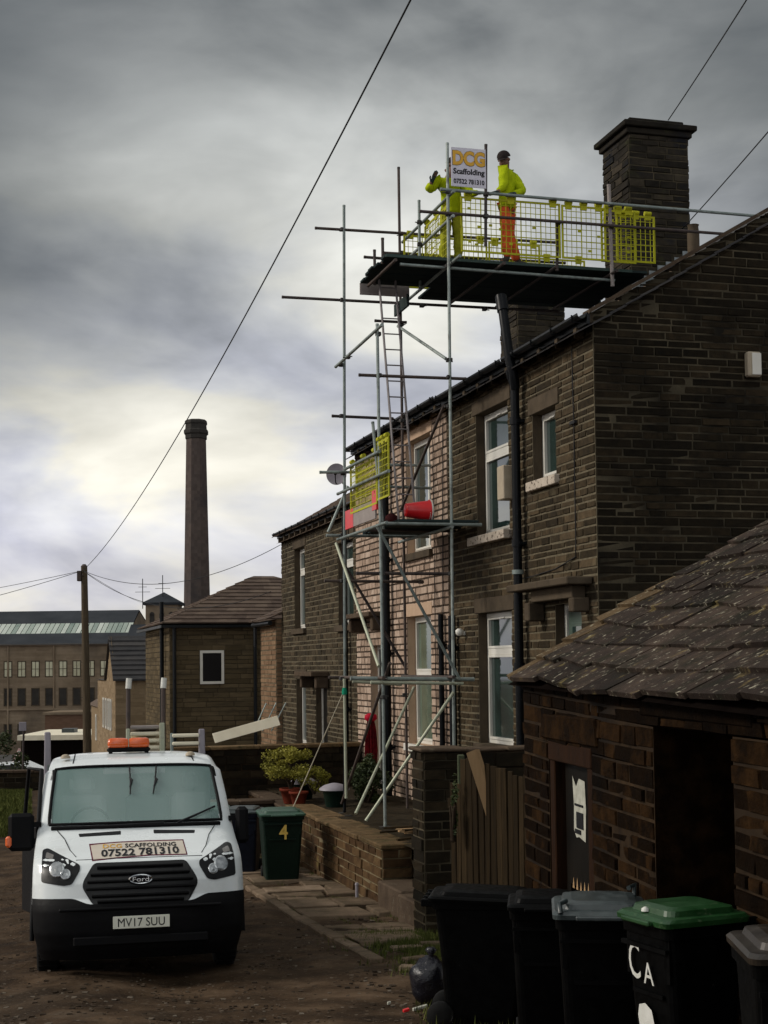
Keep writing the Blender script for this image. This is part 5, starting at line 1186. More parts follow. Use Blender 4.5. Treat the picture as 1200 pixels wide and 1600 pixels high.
for q in (-1, 1):
    V = []
    for z in (.22, .5, .76):
        e = skinpt(q, z, .012); V += [(e.x, e.y, z), (e.x, .60, z)]
    mb.mesh(V, [(0, 1, 3, 2), (2, 3, 5, 4)])
mb.box((-.62, -.02, .34), (.62, .02, .42), bev=.01); mb.box((-.75, -.03, .655), (.75, .0, .685), bev=.01)
mb.build('bumper', m_trim, VN)
def decal(name, poly, mat, parent, off=.006, thick=.02, sub=4, **kw):
    """polygon in (x, z) draped over the nose and given thickness"""
    bm = bmesh.new(); vs = [bm.verts.new((x, 0, z)) for x, z in poly]; bm.faces.new(vs); bmesh.ops.triangulate(bm, faces=bm.faces[:])
    bmesh.ops.subdivide_edges(bm, edges=bm.edges[:], cuts=sub, use_grid_fill=True)
    bm.verts.index_update(); P = [(v.co.x, v.co.z) for v in bm.verts]; mb = MB()
    mb.mesh([(x, fy(x, z) - off, z) for x, z in P], [[v.index for v in f.verts] for f in bm.faces], 0, .5, True)
    k = len(poly); ring = [(x, fy(x, z) - off, z) for x, z in poly] + [(x, fy(x, z) - off + thick, z) for x, z in poly]
    mb.mesh(ring, [(i, (i + 1) % k, k + (i + 1) % k, k + i) for i in range(k)]); bm.free()
    return mb.build(name, mat, parent, fix=False, **kw)
def rpoly(pts, r=.03, n=4):
    out = []; m = len(pts)
    for i, p in enumerate(pts):
        p = Vector(p); a = Vector(pts[i - 1]); b = Vector(pts[(i + 1) % m]); da = (a - p); db = (b - p); ra = min(r, da.length * .4); rb = min(r, db.length * .4)
        p0 = p + da.normalized() * ra; p1 = p + db.normalized() * rb
        for k in range(n + 1):
            t = k / n; q = p0 * (1 - t) ** 2 + p * 2 * t * (1 - t) + p1 * t ** 2; out.append((q.x, q.y))
    return out
gpoly = [(-.43, 1.085), (.43, 1.085), (.53, .92), (.535, .86), (.44, .705), (-.44, .705), (-.535, .86), (-.53, .92)]
gri = decal('grille', rpoly(gpoly, .04), m_grille, VN, off=.008, thick=.03, sub=5)
mb = MB()
for z, hw in ((1.045, .40), (.98, .46), (.915, .49), (.85, .50), (.785, .45), (.735, .40)):
    pts = [(x, fy(x, z) - .028, z) for x in [hw * k / 10 for k in range(-10, 11)]]; mb.path(pts, .013, 6)
mb.build('slats', m_trim, gri)
mb = MB(); n = 24; y0 = fy(0, .92) - .045
V = [(.115 * math.cos(2 * math.pi * k / n), y0, .925 + .047 * math.sin(2 * math.pi * k / n)) for k in range(n)] + [(.105 * math.cos(2 * math.pi * k / n), y0 - .012, .925 + .040 * math.sin(2 * math.pi * k / n)) for k in range(n)] + [(.095 * math.cos(2 * math.pi * k / n), y0 - .006, .925 + .033 * math.sin(2 * math.pi * k / n)) for k in range(n)]
mb.mesh(V, [(k, (k + 1) % n, n + (k + 1) % n, n + k) for k in range(n)] + [(n + k, n + (k + 1) % n, 2 * n + (k + 1) % n, 2 * n + k) for k in range(n)], 0); mb.mesh(V[2 * n:], [tuple(range(n))], 1)
bdg = mb.build('badge', [m_chrome, m_trim], gri)
text_mesh('Ford', 'badge_script', bdg, (-.075, y0 - .007, .905), (1, 0, 0), (0, 0, 1), .15, .042, m_chrome, depth=.003, bold=.0)
for q in (-1, 1):
    hl = decal('headlight', rpoly([(q * .91, 1.21), (q * .86, 1.225), (q * .56, 1.075), (q * .555, 1.03), (q * .63, .90), (q * .70, .885), (q * .915, .92)], .025), m_grille, VN, off=.007, thick=.03, label=None)
    mb = MB()
    for (cx, cz, rr, m_) in ((.77, 1.035, .072, 0), (.69, .99, .05, 0)):
        yy = fy(cx, cz) - .016
        V = []; nn_ = 18
        for i, (f, dep) in enumerate(((1, 0), (.9, -.010), (.55, .0), (.25, -.008), (.02, -.010))):
            for k in range(nn_): a = 2 * math.pi * k / nn_; V.append((q * (cx + rr * f * math.cos(a)), fy(cx + rr * f * math.cos(a), cz + rr * f * math.sin(a)) - .010 + dep, cz + rr * f * math.sin(a)))
        mb.mesh(V, [(i * nn_ + k, i * nn_ + (k + 1) % nn_, (i + 1) * nn_ + (k + 1) % nn_, (i + 1) * nn_ + k) for i in range(4) for k in range(nn_)], 0, .5, True)
    mb.build('lamp', m_lamp, hl)
    decal('turn_lens', rpoly([(q * .87, 1.19), (q * .80, 1.165), (q * .81, 1.13), (q * .88, 1.14)], .01), M('smoked_lens', [(.12, .11, .10), (.2, .19, .18)], 9, rough=.2), hl, off=.014, thick=.008, sub=2)
    decal('bonnet_vent', rpoly([(q * .16, 1.325), (q * .56, 1.315), (q * .57, 1.345), (q * .16, 1.36)], .008), m_ink, VN, off=.003, thick=.01, sub=3)
    mb = MB(); pts = [skinpt(q * c, z, .004) for c, z in ((.60, 1.14), (.66, 1.2), (.72, 1.3), (.80, 1.38))]; mb.path(pts, .004, 5); mb.build('bonnet_seam', m_trim, VN)
mb = MB(); mb.path([skinpt(c / 10, 1.105 + .012 * (1 - (c / 10) ** 2), .002) for c in range(-6, 7)], .0035, 5); mb.build('bonnet_seam', m_trim, VN)
pl_ = MB(); pl_.box((-.26, -.045, .485), (.26, -.035, .598), bev=.003); pl_o = pl_.build('number_plate', m_plate, VN)
text_mesh('MV17 SUU', 'plate_characters', pl_o, (-.215, -.046, .503), (1, 0, 0), (0, 0, 1), .43, .076, m_ink, depth=.002, bold=.0)
mg = decal('magnetic_sign', [(-.47, 1.25), (-.2, 1.262), (.1, 1.265), (.44, 1.262), (.455, 1.125), (.1, 1.13), (-.2, 1.118), (-.445, 1.10)], m_maroon, VN, off=.004, thick=.003, sub=5)
decal('sign_face', [(-.457, 1.24), (-.2, 1.252), (.1, 1.255), (.43, 1.252), (.443, 1.135), (.1, 1.14), (-.2, 1.128), (-.433, 1.112)], m_magnet, mg, off=.007, thick=.003, sub=5)
def drape_text(s, x0, x1, z0, z1, mat, parent, bold=0, slope=0):
    cu = bpy.data.curves.new('t', 'FONT'); cu.body = s; cu.offset = bold; cu.resolution_u = 2
    ob = bpy.data.objects.new('t', cu); col.objects.link(ob); dg = bpy.context.evaluated_depsgraph_get(); me = bpy.data.meshes.new_from_object(ob.evaluated_get(dg)); bpy.data.objects.remove(ob)
    xs = [v.co.x for v in me.vertices]; ys = [v.co.y for v in me.vertices]; a, b, c, d = min(xs), max(xs), min(ys), max(ys)
    P = [];
    for v in me.vertices:
        u = (v.co.x - a) / (b - a); x = x0 + (x1 - x0) * u; z = z0 + (z1 - z0) * (v.co.y - c) / (d - c) + slope * u; P.append((x, fy(x, z) - .019, z))
    mb = MB(); mb.mesh(P, [list(p.vertices) for p in me.polygons]); bpy.data.meshes.remove(me); return mb.build('lettering', mat, parent)
drape_text('DCG', -.34, -.16, 1.208, 1.243, m_gold, mg, .01); drape_text('SCAFFOLDING', -.13, .36, 1.208, 1.243, m_ink, mg, .02)
drape_text('07522 781310', -.36, .38, 1.135, 1.198, m_ink, mg, .03, .008)
# windscreen, seals, wipers, interior
mb = MB(); grid(mb, 1.445, 2.0, -.885, .885, 14, 30, off=-.004); mb.build('windscreen', m_windscreen, VN)
mb = MB()
def wsframe(off, wd):
    lo = [skinpt(c / 10 * .885, 1.435, off) for c in range(-10, 11)]; hi = [skinpt(c / 10 * .90, 2.012, off) for c in range(10, -11, -1)]
    l = lo + [skinpt(.893, z, off) for z in (1.5, 1.7, 1.9, 1.99)] + hi + [skinpt(-.893, z, off) for z in (1.99, 1.9, 1.7, 1.5)]
    return l + [l[0]]
mb.path(wsframe(.004, 0), .017, 6, caps=False); mb.build('screen_seal', m_trim, VN)
mb = MB(); mb.path([skinpt(c / 20 * .86, 1.40, .012) for c in range(-20, 21)], .022, 6); mb.build('scuttle', m_trim, VN)
for (c0, z0, c1, z1) in ((-.35, 1.41, .28, 1.425), (.42, 1.42, .84, 1.57)):
    mb = MB(); mb.path([skinpt(c0 + (c1 - c0) * k / 8, z0 + (z1 - z0) * k / 8, .030) for k in range(9)], .010, 6); mb.path([skinpt(c0, z0, .02), skinpt((c0 + c1) / 2, (z0 + z1) / 2, .045)], .012, 6); mb.build('wiper', m_ink, VN)
mb = MB()
mb.box((-.86, .96, 1.15), (.86, 1.30, 1.40), bev=.04); mb.box((-.5, 1.02, 1.395), (-.12, 1.25, 1.47), bev=.03)
for x0, x1 in ((-.78, -.28), (-.08, .38), (.40, .80)): mb.box((x0, 1.72, 1.0), (x1, 1.88, 1.72), bev=.05); mb.box((x0 + .12, 1.74, 1.74), (x1 - .12, 1.86, 1.93), bev=.04)
mb.box((-.84, 2.10, .9), (.84, 2.13, 2.08))
mb.build('interior', m_cab, VN)
mb = MB(); c = Vector((.42, 1.38, 1.45)); pts = [c + Vector((.19 * math.cos(a), -.09 * math.sin(a), .17 * math.sin(a))) for a in [2 * math.pi * k / 20 for k in range(21)]]; mb = MB(); c = Vector((-.45, 1.38, 1.42)); mb.path([c + Vector((.19 * math.cos(a), -.06 * math.sin(a), .17 * math.sin(a))) for a in [2 * math.pi * k / 20 for k in range(21)]], .013, 6, caps=False); mb.build('steering_wheel', m_ink, VN)
mb = MB()
for (x, y, w_, d_, a) in ((-.1, 1.12, .16, .1, .3), (.1, 1.08, .12, .08, -.4), (.48, 1.06, .09, .04, .1)): mb.obox((x, y, 1.415), (math.cos(a), math.sin(a), .25), (-math.sin(a), math.cos(a), .3), (0, -.3, 1), w_ / 2, d_ / 2, .004)
mb.build('dashboard_papers', m_sign, VN)
# aerial pods hanging inside the screen
mb = MB()
for q in (-.05, .20):
    p0 = skinpt(q / .9 + (.03 if q > 0 else 0), 2.0, .012); p1 = skinpt(q / .9 - .03 * (1 if q > 0 else 0), 1.72, .014); mb.path([p0, (p0 + p1) / 2 + Vector((.006, -.004, 0)), p1], .008, 6); mb.path([(p0 * .6 + p1 * .4), (p0 * .5 + p1 * .5) + Vector((.025, -.01, 0)), (p0 * .25 + p1 * .75)], .010, 6)
mb.build('tape_strips', m_ink, VN)
mb = MB(); grid(mb, 1.93, 2.0, -.35, .35, 4, 12, off=-.010); mb.build('sunshade_band', M('mirror_housing', [(.16, .15, .16), (.2, .19, .2)], 5), VN)
# roof beacon and marker lights
bc0 = MB(); rr = .062
for c0 in (-.145, .065):
    bc0.lathe((c0, 1.93, 2.255), [(.02, -.115), (.05, -.108), (rr, -.08), (rr, .06), (rr * .82, .10)][:: 1] if c0 < 0 else [(rr * .82, -.10), (rr, -.06), (rr, .08), (.05, .108), (.02, .115)], 18, axis='x')
bea = bc0.build('roof_beacon', m_amber, VN)
mb = MB(); mb.box((-.27, 1.87, 2.165), (.19, 1.99, 2.215), bev=.02); mb.box((-.25, 1.9, 2.13), (-.21, 1.96, 2.17)); mb.box((.13, 1.9, 2.13), (.17, 1.96, 2.17)); mb.build('beacon_base', m_trim, bea)
for q in (-.70, .60):
    mb = MB(); mb.lathe((q, 1.72, 2.115), [(.05, -.01), (.048, .012), (.03, .030), (.01, .035)], 14); mb.build('roof_marker', m_beige, VN)
mb = MB()
for q in (-.62, .62): mb.path([skinpt(q / .87, z, -.001) + Vector((0, 0, .002)) for z in (2.06, 2.10, 2.145, 2.17)], .006, 5)
mb.build('roof_channel', m_trim, VN)
mb = MB(); hx, hy = -.95, 1.05; ex, ey = -1.12, 2.05
mb.hexa([(hx - .03, hy, .55), (hx, hy, .55), (ex - .03, ey, .55), (ex, ey, .55), (hx - .03, hy, 1.42), (hx, hy, 1.42), (ex - .03, ey, 1.42), (ex, ey, 1.42)], 0, .008)
mb.path([(hx - .01, hy, 1.42), (hx + .01, hy + .52, 1.99), (ex + .04, ey - .04, 2.02), (ex - .01, ey, 1.42)], .022, 8)
mb.build('driver_door', m_trim, VN, label='dark edged driver door standing slightly open')
# side glass, mirrors, wheels
for q in (-1, 1):
    mb = MB(); x = q * .925; mb.hexa([(x, 1.15, 1.42), (x + q * .008, 1.15, 1.42), (x, 2.08, 1.42), (x + q * .008, 2.08, 1.42), (x - q * .055, 1.70, 1.99), (x - q * .047, 1.70, 1.99), (x - q * .055, 2.08, 1.99), (x - q * .047, 2.08, 1.99)]); mb.build('side_window', m_grille, VN)
    mw = 1.25 if q < 0 else 1.13
    mb = MB(); mb.box((q * 1.00, .98, 1.19), (q * mw, 1.09, 1.56), bev=.035); mb.box((q * .93, 1.02, 1.25), (q * 1.02, 1.07, 1.31)); mb.box((q * .93, 1.02, 1.42), (q * 1.02, 1.07, 1.47)); mi_ = mb.build('wing_mirror', m_trim, VN)
    if q < 0: mb = MB(); mb.box((q * 1.215, .955, 1.23), (q * 1.275, 1.03, 1.34), bev=.02); mb.build('indicator', m_amber, mi_)
    for yw, dual in ((1.0, 0), (4.35, 1)):
        for dxx in ([0, -.24] if dual else [0]):
            cx = q * (.86 + dxx); prof = [(.20, -.10), (.31, -.105), (.345, -.08), (.352, -.04), (.352, .04), (.345, .08), (.31, .105), (.20, .10)]
            mb = MB(); mb.lathe((cx, yw, .355), prof, 30, axis='x')
            for k in range(30):
                a = 2 * math.pi * k / 30; mb.obox((cx, yw + .353 * math.cos(a), .355 + .353 * math.sin(a)), (1, 0, 0), (0, -math.sin(a), math.cos(a)), (0, math.cos(a), math.sin(a)), .085, .014, .006)
            wh = mb.build('wheel', m_rubber, VN); mb = MB(); mb.lathe((cx, yw, .355), [(.05, q * .085), (.19, q * .075), (.205, q * .09), (.21, q * .02)], 20, axis='x'); mb.build('rim', m_steel, wh)
    # mud flap and black side sill
    mb = MB(); mb.box((q * .80, 1.45, .2), (q * .98, 1.46, .6)); mb.build('mud_flap', m_rubber, VN)
    mb = MB(); pts = [(q * 1.005, 1.0 + .46 * math.cos(a), .36 + .46 * math.sin(a)) for a in [math.pi * (k / 12) for k in range(13)]]; mb.path(pts, .022, 6); mb.build('arch_trim', m_trim, VN)
mb = MB(); mb.tube((-.8, 1.0, .355), (.8, 1.0, .355), .05, 8); mb.tube((-.8, 4.35, .355), (.8, 4.35, .355), .06, 8); mb.box((-.5, .6, .28), (.5, 1.6, .5)); mb.build('axle', m_trim, VN)
# flat bed
mb = MB(); mb.box((-.45, 2.3, .62), (-.37, 6.1, .78)); mb.box((.37, 2.3, .62), (.45, 6.1, .78)); mb.build('chassis_rail', m_trim, VN)
mb = MB(); mb.box((-1.0, 2.5, .84), (1.0, 6.1, .90)); mb.build('bed_floor', m_ply, VN)
for q in (-1, 1):
    mb = MB(); mb.box((q * 1.0, 2.5, .905), (q * 1.03, 6.1, 1.25), bev=.006); mb.build('drop_side', m_steel, VN)
mb = MB(); mb.box((-1.0, 6.07, .905), (1.0, 6.1, 1.25), bev=.006); mb.build('tail_board', m_steel, VN)
for q in (-.90, .79):
    mb = MB(); mb.hexa([(q - .05, 2.5, .9), (q + .05, 2.5, .9), (q - .05, 2.57, .9), (q + .05, 2.57, .9), (q - .03, 2.5, 2.42), (q + .035, 2.5, 2.42), (q - .03, 2.57, 2.42), (q + .035, 2.57, 2.42)], 0, .01); mb.build('headboard_post', m_dish, VN)
for z in (2.24, 2.33):
    mb = MB(); mb.box((.46, 2.48, z), (.76, 2.52, z + .04), bev=.01); mb.build('headboard_slat', m_cream, VN)
mb = MB(); mb.box((.44, 2.5, 1.2), (.475, 2.54, 2.38), bev=.008); mb.box((-.9, 2.5, 1.3), (.8, 2.54, 1.36)); mb.box((-.9, 2.5, 2.0), (.8, 2.54, 2.06)); mb.build('headboard_frame', m_steel, VN)
for z in (2.22, 2.30, 2.38, 2.455):
    mb = MB(); mb.box((.02, 3.1, z), (.36, 3.9, z + .045), bev=.012); mb.build('stacked_board', m_ply if z > 2.4 else m_cream, VN)
for xx in (-.02, .38):
    mb = MB(); mb.tube((xx, 3.05, .9), (xx + .02, 3.05, 2.95), .026, 8); mb.build('rack_tube', m_steeldark, VN)
    mb = MB(); mb.tube((xx + .02, 3.05, 2.92), (xx + .03, 3.05, 3.04), .034, 10); mb.build('tube_cap', m_whitepaint, VN)
mb = MB(); mb.box((.35, 3.0, 1.9), (.41, 3.08, 2.52), bev=.008); mb.box((-.03, 3.0, 1.9), (.015, 3.08, 2.46), bev=.008); mb.build('rack_frame', m_steelpale, VN)
mb = MB()
for k in range(14): mb.tube((-.8 + k * .055, 2.7, 1.0 + .03 * (k % 3)), (-.8 + k * .055, 5.9, 1.0 + .03 * (k % 3)), .024, 8)
mb.build('tube_load', m_steel, VN, kind='stuff')

# ================================================================== background
def simple_window(parent, fr, O, U, Nv, w, h, frame=m_white, pane=m_glass, fw=.06, bars=0):
    O = Vector(O); U = Vector(U).normalized(); Nv = Vector(Nv).normalized(); Z = Vector((0, 0, 1)); mb = MB()
    for (u, v, ww, hh) in ((w / 2, fw / 2, w, fw), (w / 2, h - fw / 2, w, fw), (fw / 2, h / 2, fw, h - 2 * fw), (w - fw / 2, h / 2, fw, h - 2 * fw)): mb.obox(O + U * u + Z * v + Nv * .02, U, Nv, Z, ww / 2, .03, hh / 2)
    for k in range(bars): mb.obox(O + U * (w * (k + 1) / (bars + 1)) + Z * h / 2 + Nv * .02, U, Nv, Z, fw * .3, .028, h / 2 - fw)
    if bars: mb.obox(O + U * w / 2 + Z * h * .5 + Nv * .02, U, Nv, Z, w / 2 - fw, .027, fw * .3)
    w_ = mb.build('window', frame, parent); mb = MB(); mb.obox(O + U * w / 2 + Z * h / 2 + Nv * .012, U, Nv, Z, w / 2 - fw, .012, h / 2 - fw); mb.build('pane', pane, w_); return w_
# hipped cottage
CF = Frame(-6.13, 42.0, math.atan2(644, 2300))
CO = thing('hipped_cottage', 'small dark stone building with brown hipped slab roof and one white framed window', 'cottage', CF, (3, 3, -4.0))
mb = MB(); stone_wall(mb, (0, 0, 0), (1, 0, 0), (0, -1, 0), 6.4, -4.2, 1.17, [(.86, 1.55, -.50, .46)], h=.13, lmin=.3, lmax=.7, gap=.012, seed=81, out=.008, rough=.002)
stone_wall(mb, (0, 6.0, 0), (0, -1, 0), (-1, 0, 0), 6.0, -4.2, 1.17, h=.13, lmin=.3, lmax=.7, gap=.012, seed=82, out=.008, rough=.002)
mb.box((6.3, .1, -4.2), (6.4, 6, 1.1)); mb.box((.02, 5.9, -4.2), (6.29, 6, 1.1)); mb.build('wall', [m_cotstone, m_stone_far], CO)
mb = MB(); n = 13; hx, hy, rise = 3.2, 3.0, 1.55; ov = .22
def hiprow(mb, corners, apexes, rows, seed):
    r = random.Random(seed); a, b = Vector(corners[0]), Vector(corners[1]); c, d = Vector(apexes[0]), Vector(apexes[1])
    for i in range(rows):
        t0 = i / rows; t1 = (i + 1.25) / rows; t1 = min(t1, 1.0); p0 = a.lerp(c, t0); p1 = b.lerp(d, t0); q0 = a.lerp(c, t1); q1 = b.lerp(d, t1); Nn = (b - a).cross(c - a).normalized(); Nn = Nn if Nn.z > 0 else -Nn
        l = (p1 - p0).length; u = 0
        while u < l - .02:
            wv = min(r.uniform(.35, .7), l - u); s0, s1 = u / l, (u + wv) / l; u += wv
            P = [p0.lerp(p1, s0) + Nn * .035, p0.lerp(p1, s1) + Nn * .035, q0.lerp(q1, s0), q0.lerp(q1, s1)]; P = P + [x + Nn * .04 for x in P]; mb.hexa(P, 0, 0, r.random())
e = 1.2; A_, B_, C_, D_2 = (-ov, -ov, e), (6.4 + ov, -ov, e), (6.4 + ov, 6 + ov, e), (-ov, 6 + ov, e); ap, aq = (3.0, 2.9, e + rise), (3.6, 2.9, e + rise)
hiprow(mb, (A_, B_), (ap, aq), n, 1); hiprow(mb, (D_2, A_), (ap, ap), n, 2); hiprow(mb, (B_, C_), (aq, aq), n, 3); hiprow(mb, (C_, D_2), (aq, ap), n, 4)
mb.build('roof', m_slatebrown, CO)
mb = MB(); mb.box((-ov - .05, -ov - .06, e - .09), (6.4 + ov, -ov, e - .01)); mb.box((-ov - .06, -ov, e - .09), (-ov, 6 + ov, e - .01)); mb.build('gutter', m_gutter, CO)
simple_window(CO, CF, (.86, 0, -.50), (1, 0, 0), (0, -1, 0), .69, .96, pane=m_grille, fw=.075)
for x, zt in ((2.45, 1.15), (.12, 1.15)):
    mb = MB(); mb.tube((x, -.08, -4.2), (x, -.08, zt), .05, 8); mb.build('downpipe', m_gutter, CO)
mb = MB(); mb.tube((-.1, 1.0, -4.2), (-.1, 1.0, 1.9), .06, 8); mb.build('soil_pipe', m_pipe, CO)
# gabled house to the left of it
GF = Frame(-10.06, 55, math.atan2(644, 2300))
GH = thing('tan_stone_house', 'tan stone house end with ribbed dark slate roof and white side windows', 'house', GF, (2, 4, -4.6))
mb = MB(); stone_wall(mb, (0, 0, 0), (1, 0, 0), (0, -1, 0), 3.4, -5, -.5, h=.16, lmin=.3, lmax=.8, gap=.012, seed=83, out=.006, rough=.002)
gt = lambda u: -.48 + 1.0 * min(8 - u, u) * .45 if False else -.48 + (1.75 - abs(u - 6.2) * .93 if abs(u - 6.2) < 1.8 else 0)
stone_wall(mb, (0, 8, 0), (0, -1, 0), (-1, 0, 0), 8, -5, 1.2, h=.16, lmin=.3, lmax=.8, gap=.012, seed=84, out=.006, rough=.002, top=gt)
mb.box((3.3, .05, -5), (3.4, 8, -.5)); mb.box((.02, 7.9, -5), (3.29, 8, -.5)); mb.build('wall', [m_tanstone, m_tanstone], GH)
mb = MB()
for k in range(9):
    z = -.50 + 1.66 * k / 9; y = -.15 + 1.95 * k / 9; mb.hexa([(-.1, y, z), (3.5, y, z), (-.1, y + .3, z + .22), (3.5, y + .3, z + .22), (-.1, y, z + .07), (3.5, y, z + .07), (-.1, y + .3, z + .25), (3.5, y + .3, z + .25)], 0, 0)
mb.face([(-.1, 1.8, 1.18), (3.5, 1.8, 1.18), (3.5, 3.8, -.5), (-.1, 3.8, -.5)]); mb.face([(-.1, 3.8, -.48), (3.5, 3.8, -.48), (3.5, 8.1, -.48), (-.1, 8.1, -.48)]); mb.build('roof', m_slate, GH)
for y, h in ((1.4, 1.2), (2.3, 1.2), (3.4, 1.2), (4.6, 1.2)): simple_window(GH, GF, (0, y + .5, -2.4), (0, -1, 0), (-1, 0, 0), .5, h, fw=.09)
mb = MB(); mb.tube((3.0, -.08, -4.8), (3.0, -.08, -.6), .05, 6); mb.box((1.3, -.05, -1.0), (1.6, -.01, -.93)); mb.build('downpipe', m_gutter, GH)
BF = Frame(-14.6, 78, math.atan2(644, 2300))
G2 = thing('far_cottage_row', 'farther tan cottage with white window strips left of the telegraph pole', 'cottage', BF, (2, 4, -6))
mb = MB(); mb.box((0, 0, -6.5), (5, 12, -2.2)); mb.build('wall', m_tanstone, G2)
mb = MB(); mb.hexa([(-.2, -.2, -2.2), (5.2, -.2, -2.2), (-.2, 12.2, -2.2), (5.2, 12.2, -2.2), (2.4, -.2, -.7), (2.6, -.2, -.7), (2.4, 12.2, -.7), (2.6, 12.2, -.7)]); mb.build('roof', m_slatebrown, G2)
for y in (1.5, 3.2, 6, 8): simple_window(G2, BF, (0, y + .6, -4.2), (0, -1, 0), (-1, 0, 0), .7, 1.5, fw=.14)
for x in (.15, 4.5):
    mb = MB(); mb.tube((x, -.1, -6.3), (x, -.1, -2.3), .08, 6); mb.build('downpipe', m_gutter, G2)
# mill
MI = thing('stone_mill', 'long stone textile mill with pale windows and a glazed strip in its dark roof', 'mill', WF, (-50, 185, -12))
mb = MB(); X0, X1, Y0 = -90, -31.8, 180
for k in range(70):
    z = -12 + 15.0 * k / 70; x = X0
    while x < X1 - .01: l = min(rnd.uniform(1.2, 3), X1 - x); mb.face([(x, Y0, z), (x + l, Y0, z), (x + l, Y0, z + 15.0 / 70), (x, Y0, z + 15.0 / 70)]); x += l
mb.face([(X1, Y0, -12), (X1, Y0 + 30, -12), (X1, Y0 + 30, 3.0), (X1, Y0, 3.0)]); mb.face([(X1, Y0, 3.0), (X1, Y0 + 11, 7.2), (X1, Y0 + 30, 3.0)]); mb.face([(X0, Y0 + 30, -12), (X1, Y0 + 30, -12), (X1, Y0 + 30, 3), (X0, Y0 + 30, 3)])
mb.box((X0, Y0 - .25, -5.05), (X1, Y0 - .02, -4.85)); mb.box((X0, Y0 - .3, 2.75), (X1, Y0 - .02, 3.0)); mb.build('wall', m_millstone, MI)
mb = MB(); mb.face([(X0, Y0 - .5, 2.9), (X1, Y0 - .5, 2.9), (X1, Y0 + 3.5, 4.35), (X0, Y0 + 3.5, 4.35)]); mb.face([(X0, Y0 + 6.6, 5.7), (X1, Y0 + 6.6, 5.7), (X1, Y0 + 11, 7.45), (X0, Y0 + 11, 7.45)]); mb.face([(X0, Y0 + 11, 7.45), (X1, Y0 + 11, 7.45), (X1, Y0 + 30, 3), (X0, Y0 + 30, 3)]); mb.build('roof', m_millroof, MI)
mb = MB(); x = X0
while x < X1 - .3: mb.face([(x, Y0 + 3.5, 4.36), (x + .55, Y0 + 3.5, 4.36), (x + .55, Y0 + 6.6, 5.69), (x, Y0 + 6.6, 5.69)]); mb.box((x + .55, Y0 + 3.5, 4.36), (x + .62, Y0 + 3.55, 4.42)); x += .62
mb.build('skylight', m_skylight, MI)
for row, (zb_, hh) in enumerate(((-1.05, 2.0), (-4.55, 2.2), (-8.6, 1.9))):
    k = 0; x = -60.0
    while x < X1 - 1.2:
        if rnd.random() < (.97 if row < 2 else .5): simple_window(MI, WF, (x, Y0, zb_), (1, 0, 0), (0, -1, 0), 1.05, hh, frame=m_lintel, pane=m_millwin if row == 0 else m_milldark, fw=.12, bars=1 if row == 0 else 0)
        x += 1.68
mb = MB(); mb.tube((-40.4, Y0 - .15, -12), (-40.4, Y0 - .15, 2.8), .12, 6); mb.tube((-46.0, Y0 - .15, -12), (-46.0, Y0 - .15, 2.8), .12, 6); mb.build('downpipe', m_millstone, MI)
# stair tower with pyramid roof
CT = thing('mill_stair_tower', 'square mill tower with arched openings under a dark pyramid roof and two thin masts', 'tower', WF, (-26.6, 176, -10))
mb = MB(); mb.box((-28.4, 175, -10), (-24.6, 179, 7.4)); mb.build('wall', m_millstone, CT)
mb = MB(); mb.box((-28.7, 174.7, 7.4), (-24.3, 179.3, 7.65)); mb.mesh([(-28.8, 174.6, 7.65), (-24.2, 174.6, 7.65), (-24.2, 179.4, 7.65), (-28.8, 179.4, 7.65), (-26.5, 177, 9.0)], [(0, 1, 4), (1, 2, 4), (2, 3, 4), (3, 0, 4)]); mb.build('roof', m_millroof, CT)
for k in range(3):
    mb = MB(); x = -27.9 + k * 1.15; mb.box((x, 174.9, 5.0), (x + .55, 174.99, 6.3)); mb.lathe((x + .275, 174.945, 6.3), [(.27, -.045), (.275, .045)], 12, axis='y'); mb.build('arched_opening', m_milldark, CT)
for x, z in ((-28.9, 10.6), (-26.5, 11.0)):
    mb = MB(); mb.tube((x, 176, 7), (x, 176, z), .05, 6); mb.tube((x - .9, 176, z - 1.6), (x + .9, 176, z - 1.6), .03, 5); mb.tube((x - .5, 176, z - 1.0), (x + .5, 176, z - 1.0), .03, 5); mb.build('aerial_mast', m_wire, CT)
LK = thing('mill_link_block', 'dark stone mill block joining the tower to the long mill', 'building', WF, (-30, 181, -10))
mb = MB(); mb.box((-31.7, 181, -12), (-22, 190, 2.9)); mb.build('wall', m_millstone, LK)
mb = MB(); mb.hexa([(-31.9, 180.6, 2.9), (-21.8, 180.6, 2.9), (-31.9, 190, 2.9), (-21.8, 190, 2.9), (-31.9, 185.2, 5.4), (-21.8, 185.2, 5.4), (-31.9, 185.4, 5.4), (-21.8, 185.4, 5.4)]); mb.build('roof', m_millroof, LK)
